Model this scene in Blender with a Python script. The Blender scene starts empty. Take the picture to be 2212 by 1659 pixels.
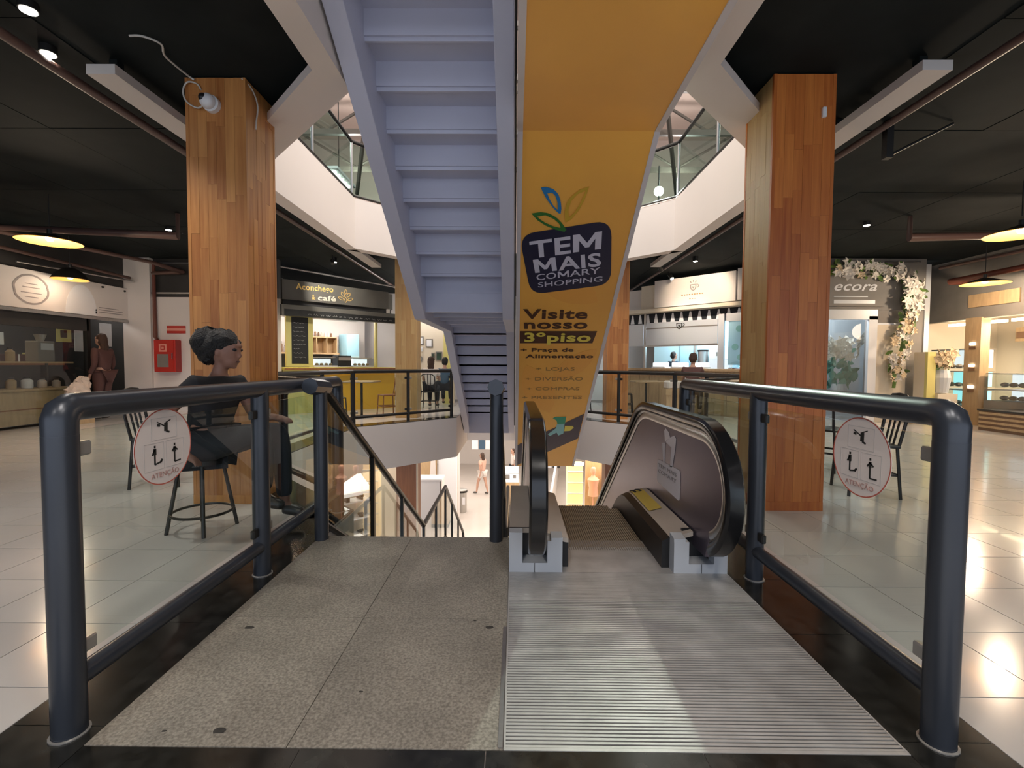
import bpy, bmesh, math, random
from mathutils import Vector, Matrix
random.seed(7)
scene = bpy.context.scene
COL = scene.collection

# ------------------------------------------------------------------ camera, world, large lights, exposure
cam_d = bpy.data.cameras.new('camera'); cam = bpy.data.objects.new('camera', cam_d); COL.objects.link(cam)
cam_d.sensor_width = 36.0; cam_d.lens = 1010.6 / 2212 * 36.0; cam_d.clip_start = 0.02; cam_d.clip_end = 200
PITCH, YAW, ROLL = 0.040761, -0.0066987, 0.0060429
fw = Vector((math.sin(YAW)*math.cos(PITCH), math.cos(YAW)*math.cos(PITCH), -math.sin(PITCH)))
rt0 = Vector((math.cos(YAW), -math.sin(YAW), 0)); up0 = rt0.cross(fw)
rt = rt0*math.cos(ROLL) + up0*math.sin(ROLL); up = up0*math.cos(ROLL) - rt0*math.sin(ROLL)
m3 = Matrix((rt, up, -fw)).transposed()
cam.matrix_world = Matrix.Translation((0, 0, 1.12)) @ m3.to_4x4()
scene.camera = cam

world = bpy.data.worlds.new('world'); scene.world = world; world.use_nodes = True
bg = world.node_tree.nodes['Background']
bg.inputs[0].default_value = (0.74, 0.83, 1.0, 1); bg.inputs[1].default_value = WORLD_STRENGTH = 1.35
scene.view_settings.view_transform = 'Standard'; scene.view_settings.look = 'None'
scene.view_settings.gamma = 1.0; scene.view_settings.use_curve_mapping = False
scene.view_settings.exposure = 0.0
cy = scene.cycles; cy.max_bounces = 6; cy.diffuse_bounces = 4; cy.glossy_bounces = 3; cy.transmission_bounces = 2; cy.transparent_max_bounces = 12
cy.caustics_reflective = False; cy.caustics_refractive = False

def area(name, loc, size, energy, col=(1, 1, 1), rot=(0, 0, 0), size_y=None, spread=None):
    l = bpy.data.lights.new(name, 'AREA'); l.energy = energy; l.color = col; l.size = size
    if size_y: l.shape = 'RECTANGLE'; l.size_y = size_y
    if spread: l.spread = spread
    o = bpy.data.objects.new(name, l); o.location = loc; o.rotation_euler = rot; COL.objects.link(o); return o
def spot(name, loc, energy, col=(1, 1, 1), target=None, angle=100, blend=0.6, radius=0.05):
    l = bpy.data.lights.new(name, 'SPOT'); l.energy = energy; l.color = col; l.spot_size = math.radians(angle)
    l.spot_blend = blend; l.shadow_soft_size = radius
    o = bpy.data.objects.new(name, l); o.location = loc; COL.objects.link(o)
    t = Vector(target) if target else Vector(loc) - Vector((0, 0, 1))
    o.rotation_euler = (t - Vector(loc)).to_track_quat('-Z', 'Y').to_euler(); return o
def point(name, loc, energy, col=(1, 1, 1), radius=0.06):
    l = bpy.data.lights.new(name, 'POINT'); l.energy = energy; l.color = col; l.shadow_soft_size = radius
    o = bpy.data.objects.new(name, l); o.location = loc; COL.objects.link(o); return o
R = math.radians
WARM = (1.0, 0.80, 0.58); NEUT = (1.0, 0.93, 0.86); COOL = (0.86, 0.93, 1.0)
# daylight through the atrium roof, shop ceilings, lower mall ceiling
area('skylight_daylight', (0, 7.0, 8.2), 6.0, 700, NEUT, (0, 0, 0), 7.0)
for k_, (x_, y_, e_) in enumerate(((-5.5, 9.0, 200), (-4.5, 13.0, 200), (5.5, 9.0, 200), (4.5, 13.0, 200))): point('upper_floor_fill', (x_, y_, 6.1), e_, NEUT, 0.25)  # added fill lights that brighten the roof and upper walls, no fixtures
area('lower_mall_lights', (-1.0, 17.0, -1.0), 9.0, 480, NEUT, (0, 0, 0), 8.0)
area('lower_mall_lights_near', (-5.2, 11.0, -1.0), 4.5, 240, NEUT, (0, 0, 0), 5.0)
area('lower_mall_lights_right', (5.0, 13.5, -1.0), 4.5, 230, WARM, (0, 0, 0), 5.0)
area('lower_mall_lights_centre', (0.0, 13.2, -0.95), 2.0, 60, NEUT, (0, 0, 0), 1.4)

# ------------------------------------------------------------------ materials
MAT = {}
def mat(name, col, rough=0.5, metal=0.0, emit=None, es=0.0, noise=None, bump=None, rand=0.0, spec=0.5, coat=0.0, stretch=None, col2=None, aniso=0, noise2=None):
    m = bpy.data.materials.new(name); m.use_nodes = True; nt = m.node_tree; N = nt.nodes; Lk = nt.links
    b = N['Principled BSDF']
    b.inputs['Base Color'].default_value = (*col, 1); b.inputs['Roughness'].default_value = rough
    b.inputs['Metallic'].default_value = metal; b.inputs['Specular IOR Level'].default_value = spec
    b.inputs['Coat Weight'].default_value = coat
    if aniso: b.inputs['Anisotropic'].default_value = aniso
    if emit: b.inputs['Emission Color'].default_value = (*emit, 1); b.inputs['Emission Strength'].default_value = es
    out = None
    def vec(st):
        g = N.new('ShaderNodeNewGeometry'); mp = N.new('ShaderNodeMapping')
        mp.inputs['Scale'].default_value = st; Lk.new(g.outputs['Position'], mp.inputs['Vector']); return mp.outputs['Vector']
    if noise:
        t = N.new('ShaderNodeTexNoise'); t.inputs['Scale'].default_value = noise[0]; t.inputs['Detail'].default_value = 4
        Lk.new(vec(stretch or (1, 1, 1)), t.inputs['Vector'])
        mx = N.new('ShaderNodeMix'); mx.data_type = 'RGBA'
        c2 = col2 or tuple(min(1, c*(1-noise[1])) for c in col)
        mx.inputs['A'].default_value = (*c2, 1); mx.inputs['B'].default_value = (*col, 1)
        cr = N.new('ShaderNodeMapRange'); cr.inputs['From Min'].default_value = 0.35; cr.inputs['From Max'].default_value = 0.65
        Lk.new(t.outputs['Fac'], cr.inputs['Value']); Lk.new(cr.outputs['Result'], mx.inputs['Factor']); out = mx.outputs['Result']
    if noise2 and out:
        t = N.new('ShaderNodeTexNoise'); t.inputs['Scale'].default_value = noise2[0]; t.inputs['Detail'].default_value = 3; Lk.new(vec((1, 1, 1)), t.inputs['Vector'])
        mr2 = N.new('ShaderNodeMapRange'); mr2.inputs['From Min'].default_value = 0.35; mr2.inputs['From Max'].default_value = 0.65; mr2.inputs['To Min'].default_value = 1-noise2[1]; mr2.inputs['To Max'].default_value = 1.0
        Lk.new(t.outputs['Fac'], mr2.inputs['Value']); h2 = N.new('ShaderNodeHueSaturation'); Lk.new(mr2.outputs['Result'], h2.inputs['Value']); Lk.new(out, h2.inputs['Color']); out = h2.outputs['Color']
    if rand:
        oi = N.new('ShaderNodeObjectInfo'); mr = N.new('ShaderNodeMapRange')
        mr.inputs['To Min'].default_value = 1-rand; mr.inputs['To Max'].default_value = 1+rand
        Lk.new(oi.outputs['Random'], mr.inputs['Value'])
        hs = N.new('ShaderNodeHueSaturation'); Lk.new(mr.outputs['Result'], hs.inputs['Value'])
        if out: Lk.new(out, hs.inputs['Color'])
        else: hs.inputs['Color'].default_value = (*col, 1)
        out = hs.outputs['Color']
    if out: Lk.new(out, b.inputs['Base Color'])
    if bump:
        t = N.new('ShaderNodeTexNoise'); t.inputs['Scale'].default_value = bump[0]; Lk.new(vec(stretch or (1, 1, 1)), t.inputs['Vector'])
        bp = N.new('ShaderNodeBump'); bp.inputs['Strength'].default_value = bump[1]; bp.inputs['Distance'].default_value = 0.01
        Lk.new(t.outputs['Fac'], bp.inputs['Height']); Lk.new(bp.outputs['Normal'], b.inputs['Normal'])
    MAT[name] = m; return m
def wood_mat(name, a, b_, rand=0.28):
    m = bpy.data.materials.new(name); m.use_nodes = True; N = m.node_tree.nodes; Lk = m.node_tree.links; b = N['Principled BSDF']
    g = N.new('ShaderNodeNewGeometry'); mp = N.new('ShaderNodeMapping'); mp.inputs['Scale'].default_value = (38, 38, 2.2)
    Lk.new(g.outputs['Position'], mp.inputs['Vector']); oi = N.new('ShaderNodeObjectInfo')
    ad = N.new('ShaderNodeVectorMath'); ad.operation = 'ADD'; sc = N.new('ShaderNodeVectorMath'); sc.operation = 'SCALE'; sc.inputs['Scale'].default_value = 37
    cb = N.new('ShaderNodeCombineXYZ'); Lk.new(oi.outputs['Random'], cb.inputs['Z']); Lk.new(oi.outputs['Random'], cb.inputs['X'])
    Lk.new(cb.outputs['Vector'], sc.inputs[0]); Lk.new(mp.outputs['Vector'], ad.inputs[0]); Lk.new(sc.outputs['Vector'], ad.inputs[1])
    t = N.new('ShaderNodeTexNoise'); t.inputs['Scale'].default_value = 1.0; t.inputs['Detail'].default_value = 5; Lk.new(ad.outputs['Vector'], t.inputs['Vector'])
    f1 = N.new('ShaderNodeMapRange'); f1.inputs['From Min'].default_value = 0.3; f1.inputs['From Max'].default_value = 0.7; Lk.new(t.outputs['Fac'], f1.inputs['Value'])
    mxf = N.new('ShaderNodeMix'); mxf.inputs['Factor'].default_value = 0.55
    Lk.new(f1.outputs['Result'], mxf.inputs['A']); Lk.new(oi.outputs['Random'], mxf.inputs['B'])
    mx = N.new('ShaderNodeMix'); mx.data_type = 'RGBA'; mx.inputs['A'].default_value = (*a, 1); mx.inputs['B'].default_value = (*b_, 1)
    Lk.new(mxf.outputs['Result'], mx.inputs['Factor'])
    Lk.new(mx.outputs['Result'], b.inputs['Base Color']); b.inputs['Roughness'].default_value = 0.42
    MAT[name] = m; return m
def glass_mat(name, tint=(0.93, 0.97, 0.95), refl=1.0, rough=0.01, base=0.02):
    m = bpy.data.materials.new(name); m.use_nodes = True; nt = m.node_tree; N = nt.nodes; Lk = nt.links
    N.remove(N['Principled BSDF']); o = N['Material Output']
    tr = N.new('ShaderNodeBsdfTransparent'); tr.inputs[0].default_value = (*tint, 1)
    gl = N.new('ShaderNodeBsdfGlossy'); gl.inputs['Roughness'].default_value = rough
    fr = N.new('ShaderNodeFresnel'); fr.inputs['IOR'].default_value = 1.5
    mu = N.new('ShaderNodeMath'); mu.operation = 'MULTIPLY_ADD'; mu.inputs[1].default_value = refl; mu.inputs[2].default_value = base
    mu.use_clamp = True
    ge = N.new('ShaderNodeNewGeometry'); iv = N.new('ShaderNodeMath'); iv.operation = 'SUBTRACT'; iv.inputs[0].default_value = 1.0; Lk.new(ge.outputs['Backfacing'], iv.inputs[1])
    fm = N.new('ShaderNodeMath'); fm.operation = 'MULTIPLY'; Lk.new(mu.outputs[0], fm.inputs[0]); Lk.new(iv.outputs[0], fm.inputs[1])
    mx = N.new('ShaderNodeMixShader'); Lk.new(fr.outputs[0], mu.inputs[0]); Lk.new(fm.outputs[0], mx.inputs[0])
    Lk.new(tr.outputs[0], mx.inputs[1]); Lk.new(gl.outputs[0], mx.inputs[2]); Lk.new(mx.outputs[0], o.inputs[0])
    MAT[name] = m; return m

mat('tile', (0.585, 0.555, 0.525), 0.16, noise=(1.3, 0.08), rand=0.05, coat=0.15)
mat('grout', (0.30, 0.27, 0.25), 0.8)
mat('granite', (0.034, 0.033, 0.029), 0.16, noise=(16, 0.55), rand=0.2, noise2=(5, 0.4))
mat('terrazzo', (0.40, 0.36, 0.30), 0.42, noise=(110, 0.5), bump=(150, 0.15), rand=0.06, noise2=(3.2, 0.24))
mat('chip', (0.05, 0.045, 0.04), 0.8, noise=(60, 0.3))
mat('white_plaster', (0.76, 0.70, 0.66), 0.65, noise=(0.7, 0.05))
mat('cream_fascia', (0.80, 0.72, 0.66), 0.6, noise=(0.6, 0.04))
mat('beam_paint', (0.66, 0.61, 0.57), 0.6, noise=(0.9, 0.05))
mat('ceiling_black', (0.015, 0.019, 0.019), 0.8, noise=(2.0, 0.35), rand=0.15, spec=0.12)
mat('stair_paint', (0.60, 0.615, 0.74), 0.5, noise=(1.5, 0.05))
mat('orange_vinyl', (0.93, 0.475, 0.085), 0.42, noise=(1.1, 0.0), col2=(0.85, 0.42, 0.08))
mat('trim_white', (0.66, 0.62, 0.62), 0.45)
mat('navy_print', (0.012, 0.014, 0.045), 0.45)
mat('white_print', (0.62, 0.61, 0.72), 0.5)
mat('brown_print', (0.065, 0.018, 0.006), 0.5)
mat('faint_brown_print', (0.36, 0.20, 0.06), 0.5)
mat('yellow_print', (0.80, 0.66, 0.10), 0.5)
mat('mustard_print', (0.62, 0.38, 0.035), 0.5)
mat('blue_print', (0.02, 0.20, 0.48), 0.5)
mat('green_print', (0.03, 0.17, 0.03), 0.5)
mat('teal_print', (0.01, 0.30, 0.17), 0.5)
mat('cyan_print', (0.25, 0.55, 0.55), 0.5)
mat('grey_print', (0.30, 0.27, 0.27), 0.6)
mat('red_print', (0.55, 0.13, 0.09), 0.6)
mat('black_print', (0.02, 0.02, 0.018), 0.6)
mat('slate_metal', (0.043, 0.049, 0.062), 0.32, metal=0.25, noise=(3, 0.15), spec=0.6)
mat('dark_metal', (0.028, 0.026, 0.024), 0.35, metal=0.4)
mat('chrome', (0.62, 0.62, 0.62), 0.2, metal=1.0)
mat('steel', (0.52, 0.51, 0.50), 0.30, metal=0.9, noise=(5, 0.1), stretch=(1, 12, 1))
mat('newel_paint', (0.60, 0.62, 0.65), 0.4, metal=0.15)
mat('deck_steel', (0.56, 0.49, 0.42), 0.4, metal=0.12, noise=(4, 0.1))
mat('panel_steel', (0.20, 0.17, 0.215), 0.30, metal=0.7, noise=(1.2, 0.2))
mat('plate_steel', (0.62, 0.60, 0.58), 0.42, metal=0.35, noise=(7, 0.22), noise2=(2.2, 0.22))
mat('groove', (0.09, 0.085, 0.08), 0.5, metal=0.5)
mat('rubber', (0.012, 0.012, 0.013), 0.18, spec=0.6)
mat('skirt_black', (0.012, 0.012, 0.013), 0.4)
mat('step_brown', (0.32, 0.25, 0.18), 0.5, metal=0.0, noise=(90, 0.25))
mat('sticker_yellow', (0.62, 0.47, 0.10), 0.5)
wood_mat('wood', (0.33, 0.105, 0.024), (0.66, 0.31, 0.092))
wood_mat('wood_red', (0.38, 0.082, 0.012), (0.70, 0.235, 0.045))
wood_mat('wood_pale', (0.45, 0.25, 0.09), (0.62, 0.42, 0.18))
mat('wood_laminate', (0.33, 0.13, 0.05), 0.45, noise=(3, 0.2), stretch=(8, 8, 0.6))
mat('wood_light', (0.52, 0.36, 0.20), 0.5, noise=(4, 0.15), stretch=(6, 6, 1))
mat('pipe_red', (0.13, 0.035, 0.022), 0.4)
mat('pipe_brown', (0.10, 0.055, 0.045), 0.4)
mat('wire_white', (0.60, 0.57, 0.52), 0.5)
mat('camera_white', (0.75, 0.74, 0.74), 0.35)
mat('black_plastic', (0.012, 0.012, 0.013), 0.3)
mat('fire_red', (0.50, 0.035, 0.025), 0.4)
mat('fire_red_shaded', (0.30, 0.02, 0.018), 0.4)
mat('pink_print', (0.75, 0.30, 0.24), 0.5)
mat('wall_white', (0.74, 0.69, 0.66), 0.6, noise=(0.8, 0.05))
mat('wall_cream', (0.72, 0.63, 0.50), 0.6)
mat('wall_dark', (0.035, 0.033, 0.032), 0.6, noise=(2, 0.3))
mat('wall_grey', (0.24, 0.22, 0.20), 0.6, noise=(2, 0.2))
mat('chalkboard', (0.022, 0.022, 0.020), 0.7, noise=(6, 0.3))
mat('chalk', (0.32, 0.31, 0.29), 0.8)
mat('sign_grey', (0.155, 0.145, 0.12), 0.5, noise=(1.5, 0.2))
mat('sign_gold', (0.78, 0.52, 0.14), 0.5, emit=(0.9, 0.6, 0.2), es=0.12)
mat('sign_cream', (0.85, 0.78, 0.60), 0.5)
mat('yellow_paint', (0.62, 0.50, 0.06), 0.45)
mat('yellow_pale', (0.66, 0.58, 0.20), 0.5)
mat('mustard_panel', (0.80, 0.46, 0.03), 0.5)
mat('sky_blue', (0.40, 0.70, 0.86), 0.4)
mat('tile_blue', (0.52, 0.78, 0.86), 0.35)
mat('lamp_black', (0.015, 0.014, 0.013), 0.4)
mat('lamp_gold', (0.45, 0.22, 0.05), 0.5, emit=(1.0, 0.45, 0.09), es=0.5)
mat('bulb', (1, 1, 1), 0.3, emit=(1.0, 0.93, 0.80), es=14)
mat('bulb_cool', (1, 1, 1), 0.3, emit=(0.95, 0.97, 1.0), es=25)
mat('tube_light', (1, 1, 1), 0.3, emit=(1.0, 0.95, 0.86), es=7)
mat('tube_warm', (1, 1, 1), 0.3, emit=(1.0, 0.82, 0.5), es=11)
mat('case_cyan', (0.5, 0.85, 0.85), 0.3, emit=(0.35, 0.85, 0.85), es=1.3)
mat('case_amber', (0.85, 0.6, 0.3), 0.4, emit=(1.0, 0.62, 0.22), es=1.2)
mat('case_white', (0.85, 0.88, 0.88), 0.4, emit=(0.9, 0.97, 1.0), es=1.1)
mat('skin', (0.30, 0.15, 0.105), 0.55, noise=(20, 0.08))
mat('skin_light', (0.50, 0.29, 0.21), 0.55)
mat('hair', (0.008, 0.007, 0.007), 0.55, bump=(120, 1.0))
mat('hair_brown', (0.06, 0.03, 0.018), 0.6, bump=(120, 1.0))
mat('cloth_black', (0.013, 0.013, 0.016), 0.8, bump=(300, 0.2))
mat('cloth_navy', (0.011, 0.014, 0.019), 0.8, bump=(300, 0.2))
mat('cloth_white', (0.72, 0.66, 0.62), 0.8)
mat('cloth_pink', (0.70, 0.42, 0.32), 0.8)
mat('cloth_maroon', (0.10, 0.045, 0.04), 0.8)
mat('cloth_blue', (0.05, 0.10, 0.16), 0.8)
mat('petal', (0.80, 0.74, 0.66), 0.6, rand=0.12)
mat('petal_cream', (0.70, 0.55, 0.36), 0.6, rand=0.15)
mat('leaf', (0.10, 0.17, 0.03), 0.5, rand=0.4)
mat('leaf_teal', (0.16, 0.36, 0.30), 0.5, rand=0.3)
mat('brown_box', (0.20, 0.11, 0.06), 0.6, rand=0.3)
mat('pastel', (0.55, 0.45, 0.38), 0.6, rand=0.5)
mat('shoe_dark', (0.06, 0.055, 0.05), 0.4, rand=0.5)
mat('roof_panel', (0.72, 0.58, 0.52), 0.6)
mat('truss', (0.12, 0.10, 0.085), 0.5)
mat('frosted_sticker', (0.82, 0.73, 0.68), 0.6)
mat('faded_red_print', (0.50, 0.30, 0.26), 0.6)
mat('faint_grey_print', (0.60, 0.55, 0.52), 0.6)
mat('logo_sticker', (0.80, 0.75, 0.78), 0.6)
mat('foil', (0.45, 0.43, 0.40), 0.3, metal=0.6)
mat('floor_lower', (0.60, 0.54, 0.49), 0.2, noise=(1, 0.06))
mat('paper_white', (0.80, 0.80, 0.82), 0.6)
mat('green_dark', (0.03, 0.07, 0.045), 0.5, noise=(5, 0.5))
glass_mat('glass'); glass_mat('glass_green', (0.72, 0.84, 0.80), 1.0, 0.02, 0.03); glass_mat('glass_shop', (0.86, 0.90, 0.90), 1.0, 0.01, 0.03)

# ------------------------------------------------------------------ helpers
class MB:
    def __init__(s): s.bm = bmesh.new()
    def faces(s, vs, fs):
        v = [s.bm.verts.new(p) for p in vs]
        for f in fs:
            try: s.bm.faces.new([v[i] for i in f])
            except ValueError: pass
        return s
    def box(s, x0, x1, y0, y1, z0, z1):
        return s.faces([(x0,y0,z0),(x1,y0,z0),(x1,y1,z0),(x0,y1,z0),(x0,y0,z1),(x1,y0,z1),(x1,y1,z1),(x0,y1,z1)],
                       [(0,3,2,1),(4,5,6,7),(0,1,5,4),(1,2,6,5),(2,3,7,6),(3,0,4,7)])
    def obox(s, o, u, v, w, lu, lv, lw):
        """box from corner o along unit axes u, v, w"""
        o, u, v, w = Vector(o), Vector(u).normalized()*lu, Vector(v).normalized()*lv, Vector(w).normalized()*lw
        P = [o, o+u, o+u+v, o+v, o+w, o+u+w, o+u+v+w, o+v+w]
        return s.faces(P, [(0,3,2,1),(4,5,6,7),(0,1,5,4),(1,2,6,5),(2,3,7,6),(3,0,4,7)])
    def cyl(s, p0, p1, r, n=16, r2=None):
        p0, p1 = Vector(p0), Vector(p1); d = (p1-p0).normalized(); r2 = r if r2 is None else r2
        a = d.orthogonal().normalized(); b = d.cross(a)
        vs = [p0+(a*math.cos(t)+b*math.sin(t))*r for t in [2*math.pi*i/n for i in range(n)]] + \
             [p1+(a*math.cos(t)+b*math.sin(t))*r2 for t in [2*math.pi*i/n for i in range(n)]]
        fs = [(i, (i+1) % n, n+(i+1) % n, n+i) for i in range(n)] + [tuple(range(n-1, -1, -1)), tuple(range(n, 2*n))]
        return s.faces(vs, fs)
    def tube(s, path, r, n=10, closed=False):
        P = [Vector(p) for p in path]; rings = []; m = len(P); a = None
        for i, p in enumerate(P):
            if closed: d = (P[(i+1) % m]-P[i-1]).normalized()
            else: d = (P[min(i+1, m-1)]-P[max(i-1, 0)]).normalized()
            if a is None: a = d.orthogonal().normalized()
            a = (a-d*a.dot(d)).normalized(); b = d.cross(a)
            k = 1.0
            if 0 < i < m-1 or closed:
                e = (P[(i+1) % m]-p).normalized(); k = 1/max(0.5, d.dot(e))
            rings.append([s.bm.verts.new(p+(a*math.cos(t)+b*math.sin(t))*r*k) for t in [2*math.pi*j/n for j in range(n)]])
        for i in range(m if closed else m-1):
            A, B = rings[i], rings[(i+1) % m]
            for j in range(n): s.bm.faces.new((A[j], A[(j+1) % n], B[(j+1) % n], B[j]))
        if not closed: s.bm.faces.new(rings[0][::-1]); s.bm.faces.new(rings[-1])
        return s
    def prism(s, poly, z0, z1):
        n = len(poly); vs = [(x, y, z0) for x, y in poly]+[(x, y, z1) for x, y in poly]
        return s.faces(vs, [tuple(range(n-1, -1, -1)), tuple(range(n, 2*n))]+[(i, (i+1) % n, n+(i+1) % n, n+i) for i in range(n)])
    def prism_x(s, poly, x0, x1):
        n = len(poly); vs = [(x0, y, z) for y, z in poly]+[(x1, y, z) for y, z in poly]
        return s.faces(vs, [tuple(range(n-1, -1, -1)), tuple(range(n, 2*n))]+[(i, (i+1) % n, n+(i+1) % n, n+i) for i in range(n)])
    def lathe(s, prof, c=(0, 0, 0), n=24, cap=False):
        rings = [[s.bm.verts.new((c[0]+r*math.cos(2*math.pi*j/n), c[1]+r*math.sin(2*math.pi*j/n), c[2]+z)) for j in range(n)] for r, z in prof]
        for A, B in zip(rings, rings[1:]):
            for j in range(n): s.bm.faces.new((A[j], A[(j+1) % n], B[(j+1) % n], B[j]))
        if cap: s.bm.faces.new(rings[0][::-1]); s.bm.faces.new(rings[-1])
        return s
    def ball(s, c, r, u=12, v=8):
        r = r if isinstance(r, (tuple, list)) else (r, r, r)
        m = Matrix.Translation(c) @ Matrix.Diagonal((*r, 1)); bmesh.ops.create_uvsphere(s.bm, u_segments=u, v_segments=v, radius=1, matrix=m); return s
    def plate(s, pts, n, t):
        """flat polygon of 3d points given thickness t along n"""
        n = Vector(n).normalized()*t; k = len(pts); vs = [Vector(p) for p in pts]+[Vector(p)+n for p in pts]
        return s.faces(vs, [tuple(range(k-1, -1, -1)), tuple(range(k, 2*k))]+[(i, (i+1) % k, k+(i+1) % k, k+i) for i in range(k)])
    def ring_plate(s, outer, inner, n, t):
        n = Vector(n).normalized()*t; k = len(outer)
        vs = [Vector(p) for p in outer]+[Vector(p) for p in inner]+[Vector(p)+n for p in outer]+[Vector(p)+n for p in inner]; fs = []
        for i in range(k):
            j = (i+1) % k
            fs += [(i, k+i, k+j, j), (2*k+i, 2*k+j, 3*k+j, 3*k+i), (i, j, 2*k+j, 2*k+i), (k+i, 3*k+i, 3*k+j, k+j)]
        return s.faces(vs, fs)
    def build(s, name, material, parent=None, smooth=False, bevel=0.0, kind=None):
        bmesh.ops.recalc_face_normals(s.bm, faces=s.bm.faces)
        if bevel: bmesh.ops.bevel(s.bm, geom=list(s.bm.edges), offset=bevel, segments=1, affect='EDGES', profile=0.5)
        me = bpy.data.meshes.new(name); s.bm.to_mesh(me); s.bm.free()
        if smooth:
            me.shade_smooth()
            me.set_sharp_from_angle(angle=math.radians(40))
        return link(name, me, material, parent, kind)
def link(name, me, material, parent=None, kind=None):
    if material is not None and len(me.materials) == 0: me.materials.append(MAT[material] if isinstance(material, str) else material)
    o = bpy.data.objects.new(name, me); COL.objects.link(o)
    if parent: o.parent = parent
    if kind: o['kind'] = kind
    return o
def tag(o, label, cat, group=None):
    o['label'] = label; o['category'] = cat
    if group: o['group'] = group
    return o
def thing(name, label, cat, group=None, loc=(0, 0, 0), rz=0.0):
    o = bpy.data.objects.new(name, None); o.empty_display_size = 0.1; COL.objects.link(o); o.location = loc; o.rotation_euler = (0, 0, rz)
    return tag(o, label, cat, group)
def struct(o, label=None):
    o['kind'] = 'structure'
    if label: o['label'] = label
    return o
def copy_tree(o, parent=None, label=None, loc=None, rz=None):
    c = o.copy(); COL.objects.link(c)
    if parent: c.parent = parent
    for ch in o.children: copy_tree(ch, c)
    if label: c['label'] = label
    if loc is not None: c.location = loc
    if rz is not None: c.rotation_euler = (0, 0, rz)
    return c
_ub = bmesh.new(); bmesh.ops.create_cube(_ub, size=1.0)
def unit_box(name, material, bev=0.0):
    b = _ub.copy()
    if bev: bmesh.ops.bevel(b, geom=list(b.edges), offset=bev, segments=1, affect='EDGES')
    me = bpy.data.meshes.new(name); b.to_mesh(me); b.free(); me.materials.append(MAT[material]); return me
UB = {}
def piece(name, material, x0, x1, y0, y1, z0, z1, parent=None):
    """an axis box that shares one unit mesh per material"""
    if material not in UB: UB[material] = unit_box('block_'+material, material)
    o = bpy.data.objects.new(name, UB[material]); COL.objects.link(o)
    o.location = ((x0+x1)/2, (y0+y1)/2, (z0+z1)/2); o.scale = (x1-x0, y1-y0, z1-z0)
    if parent: o.parent = parent
    return o
def box(name, material, x0, x1, y0, y1, z0, z1, parent=None, bevel=0.0):
    return MB().box(x0, x1, y0, y1, z0, z1).build(name, material, parent, bevel=bevel)
def text(name, body, BL, BR, TL, material, parent, normal_off=0.003, bold=0.0, extrude=0.0015, shear=0.0):
    """lettering laid as thin solid print on the parallelogram BL, BR, TL"""
    cu = bpy.data.curves.new('t', 'FONT'); cu.body = body; cu.size = 1.0; cu.offset = bold; cu.shear = shear; cu.space_character = 1.0+bold*2.2; cu.resolution_u = 3; cu.extrude = 0.0
    o = bpy.data.objects.new('t', cu); COL.objects.link(o)
    dg = bpy.context.evaluated_depsgraph_get(); me = bpy.data.meshes.new_from_object(o.evaluated_get(dg))
    bpy.data.objects.remove(o); bpy.data.curves.remove(cu)
    xs = [v.co.x for v in me.vertices]; cap = 0.73
    x0, x1 = min(xs), max(xs)
    BL, BR, TL = Vector(BL), Vector(BR), Vector(TL); u = BR-BL; v = TL-BL; n = u.cross(v).normalized()
    bm = bmesh.new(); bm.from_mesh(me)
    for w in bm.verts: w.co = BL+u*((w.co.x-x0)/(x1-x0))+v*(w.co.y/cap)+n*normal_off
    bmesh.ops.remove_doubles(bm, verts=bm.verts, dist=1e-5)
    r = bmesh.ops.extrude_face_region(bm, geom=list(bm.faces))
    for e in r['geom']:
        if isinstance(e, bmesh.types.BMVert): e.co += n*extrude
    for f_ in bm.faces: f_.smooth = False
    bmesh.ops.recalc_face_normals(bm, faces=bm.faces)
    me2 = bpy.data.meshes.new(name); bm.to_mesh(me2); bm.free(); bpy.data.meshes.remove(me)
    return link(name, me2, material, parent)
def clip(poly, a, b, c):
    """keep a*x+b*y<=c"""
    out = []
    for i in range(len(poly)):
        p, q = poly[i], poly[(i+1) % len(poly)]; dp, dq = a*p[0]+b*p[1]-c, a*q[0]+b*q[1]-c
        if dp <= 0: out.append(p)
        if dp*dq < 0: t = dp/(dp-dq); out.append((p[0]+(q[0]-p[0])*t, p[1]+(q[1]-p[1])*t))
    return out
# ------------------------------------------------------------------ the building: slabs, openings, floors, ceilings
Z1, Z3, ZB, ZC = -4.0, 4.02, 3.15, 3.31            # lower floor, upper floor, beam underside, ceiling of this floor
SL, SR, EL, ER = -1.24, 1.19, -2.83, 2.77          # slot edges, octagon sides
NL, NR = 3.56, 3.49                                # near corners of the slot
YE, YF, YG = 5.12, 8.30, 9.93                      # octagon corners along Y
def slab_mesh(z0, z1, ynear, yfar, inset=0.0, xl=-10.5, xr=12.0, yb=-4.0, ye=16.0):
    m = MB(); i = inset; k = i*0.414
    m.box(xl, EL-i, yb, ye, z0, z1); m.box(ER+i, xr, yb, ye, z0, z1)
    m.box(EL-i, ER+i, yb, ynear, z0, z1)
    m.prism([(EL-i, ynear), (SL-i, ynear), (SL-i, NL-k), (EL-i, YE-k)], z0, z1)
    m.prism([(SR+i, ynear), (ER+i, ynear), (ER+i, YE-k), (SR+i, NR-k)], z0, z1)
    m.prism([(EL-i, YF+k), (SL-i, YG+k), (SL-i, ye), (EL-i, ye)], z0, z1)
    m.prism([(ER+i, YF+k), (ER+i, ye), (SR+i, ye), (SR+i, YG+k)], z0, z1)
    m.box(SL-i, SR+i, yfar, ye, z0, z1)
    return m
floor = struct(slab_mesh(-0.85, -0.012, 2.97, 12.15).build('floor', 'white_plaster'), 'mall floor slab with an eight sided opening')
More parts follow.
